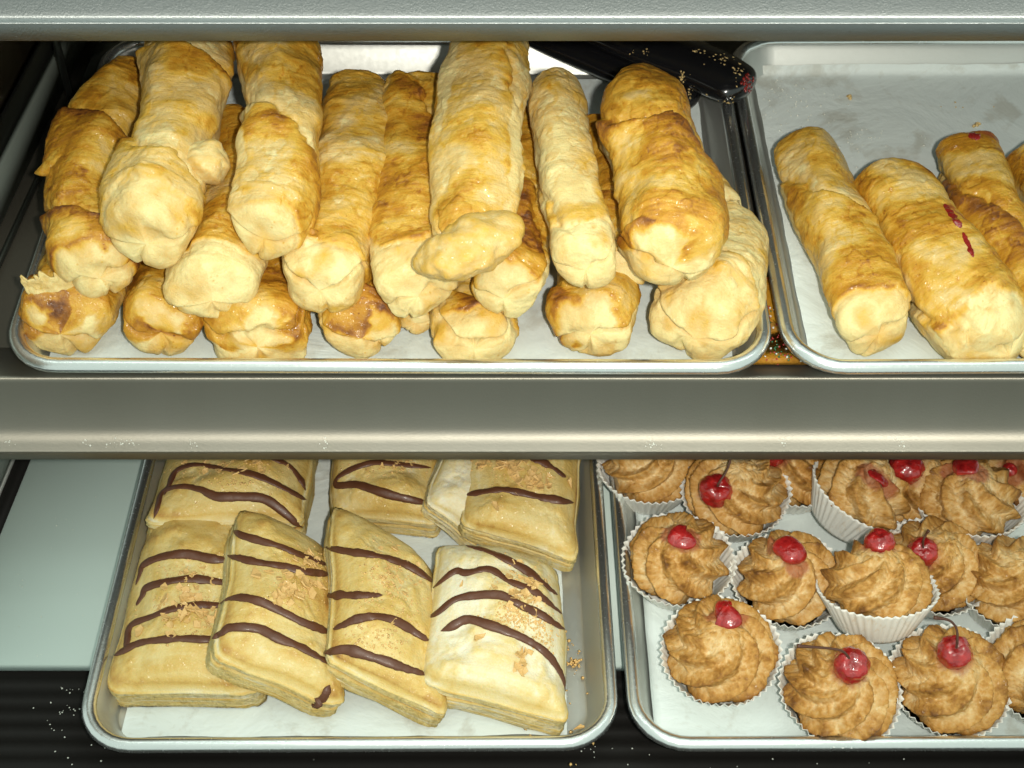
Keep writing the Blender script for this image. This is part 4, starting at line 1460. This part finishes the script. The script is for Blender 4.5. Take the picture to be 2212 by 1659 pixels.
crumbs_on([T1, T2], [(1505, 110, 10, 3, 12), (1555, 126, 14, 6, 18), (1592, 156, 7, 12, 20), (1530, 212, 8, 4, 8), (1575, 222, 10, 5, 18), (1476, 166, 5, 7, 16),
                     (1385, 112, 14, 3, 10), (1490, 195, 5, 9, 8)], M['crumb'], 'stuck_crumbs', tongs, .0003, .0012, 4)
crumbs_on([T1], [(1614, 182, 6, 10, 46)], M['jam'], 'jam_smear', tongs, .0008, .002, 5)

_tT, _tU = bvh(rolls['T']), bvh(rolls['U'])


def jam_smear(tree, path, wd, parent):
    P, Nn = [], []
    for (sx, sy) in catmull(np.array(path, float), 34):
        p, nn = hit(tree, sx, sy)
        if p is not None:
            P.append(p)
            Nn.append(nn)
    if len(P) < 8:
        return
    P, Nn = np.array(P), np.array(Nn)
    for _ in range(5):
        P[1:-1] = (P[:-2] + 2 * P[1:-1] + P[2:]) / 4
        Nn[1:-1] = (Nn[:-2] + 2 * Nn[1:-1] + Nn[2:]) / 4
    Nn /= np.linalg.norm(Nn, axis=1)[:, None]
    t_ = np.linspace(-1, 1, len(P))
    w_ = wd * np.sqrt(np.maximum(0.01, 1 - t_ ** 4)) * (1 + 0.7 * fbm(np.stack([t_ * 3, t_ * 0 + path[0][0], t_ * 0], -1), 3))
    V_, F_ = tube(P, w_, 14, 0.35, Nn)
    V_ = V_ + fbm(V_ * 260, 3)[:, None] * 0.0007
    mesh_obj('jam_filling', V_, F_, M['jam'], parent)


jam_smear(_tT, [(2040, 440), (2052, 458), (2066, 476), (2076, 492)], .0026, rolls['T'])
jam_smear(_tT, [(2080, 502), (2092, 530), (2102, 556)], .0017, rolls['T'])
jam_smear(_tU, [(2092, 296), (2104, 294), (2118, 298)], .0034, rolls['U'])
# crumbs and jam on the right tray's parchment, drips on the left one
pts = [(up(rr.gauss(cx, sx), rr.gauss(cy, sy), .0042), UZ, rr.uniform(.0003, .0010)) for (cx, cy, sx, sy, n) in
       ((1740, 235, 55, 25, 60), (1690, 200, 20, 15, 24), (1860, 300, 60, 14, 40), (1780, 345, 50, 30, 20)) for _ in range(n)]
scatter('sugar_crumbs', M['flour'], pts, None, 'white sugar specks on the bare parchment of the right tray', 'crumbs', seed=6)
pts = [(up(rr.gauss(cx, sx), rr.gauss(cy, sy), .0042), UZ, rr.uniform(a, b)) for (cx, cy, sx, sy, n, a, b) in
       ((1833, 210, 2, 2, 3, .0016, .0024), (2110, 268, 4, 2, 5, .0015, .002), (1600, 745, 9, 8, 10, .001, .002), (2070, 228, 60, 6, 6, .0005, .001), (1640, 690, 6, 20, 8, .0006, .0014))
       for _ in range(n)]
scatter('pastry_crumbs', M['crumb'], pts, None, 'toasted brown pastry crumbs dropped on the upper tray parchments', 'crumbs', seed=7)

# cookie covered in sprinkles, showing in the gap between the two upper trays
q = up(1712, 742, .002)
cookie = empty('sprinkle_cookie', q, 'golden cookie dotted with coloured sprinkles in the gap between the upper trays', 'cookie')
yF = yfront + 0.004
xF = ul(1703, 790, RIM)[0]
ys_ = np.linspace(0.004, 0.075, 20)
hw = 0.0085 + 0.017 * (1 - sst(0.001, 0.018, ys_))
outl = [(xF + w_ - 0.06 * y_, yF + y_) for w_, y_ in zip(hw, ys_)] + [(xF - w_ - 0.06 * y_, yF + y_) for w_, y_ in list(zip(hw, ys_))[::-1]]
outl = np.array(outl)
cen = outl.mean(0)
n, m = 12, len(outl)
V = []
for i in range(n):
    r_c = [0, .5, .9, 1.0, 1.0, .985, .96, .85, .7, .5, .25, 0][i]
    z = [0, 0, 0, .0015, .004, .006, .0072, .0078, .0080, .0082, .0083, .0083][i]
    for j in range(m):
        q_ = cen + (outl[j] - cen) * r_c
        V.append([q_[0], q_[1], z + 0.0008])
V = np.array(V)
V = UO + np.outer(V[:, 0], [1, 0, 0]) + np.outer(V[:, 1], UY) + np.outer(V[:, 2], UZ)
V += UZ * (fbm(V * 180, 3) * 0.0006)[:, None]
F = grid_faces(n, m)
cb = mesh_obj('cookie_body', V, F, M['roll'], cookie, attrs={'bake': .70 + .3 * fbm(V * 120, 3), 'glaze': np.full(len(V), .3), 'filling': np.zeros(len(V))})
TC = BVHTree.FromPolygons([Vector(x) for x in V], F.tolist())
SPR = {k: m_plain(k + '_sprinkle', c, .35, .5) for k, c in (('red', (.40, .03, .03)), ('green', (.02, .13, .05)), ('white', (.75, .75, .7)), ('orange', (.6, .2, .03)))}
for col in SPR:
    pts = []
    for k_ in range({'red': 90, 'green': 100, 'white': 56, 'orange': 30}[col]):
        p, nn = hit(TC, rr.gauss(1715, 45), rr.gauss(740, 26)) if k_ % 3 else hit(TC, rr.gauss(1690, 20), rr.gauss(650, 60))
        if p is not None:
            pts.append((p, nn, rr.uniform(.0009, .0013)))
    if pts:
        o = scatter('sprinkles', SPR[col], pts, cookie, seed=30)
        o['label'] = col + ' round sprinkles'
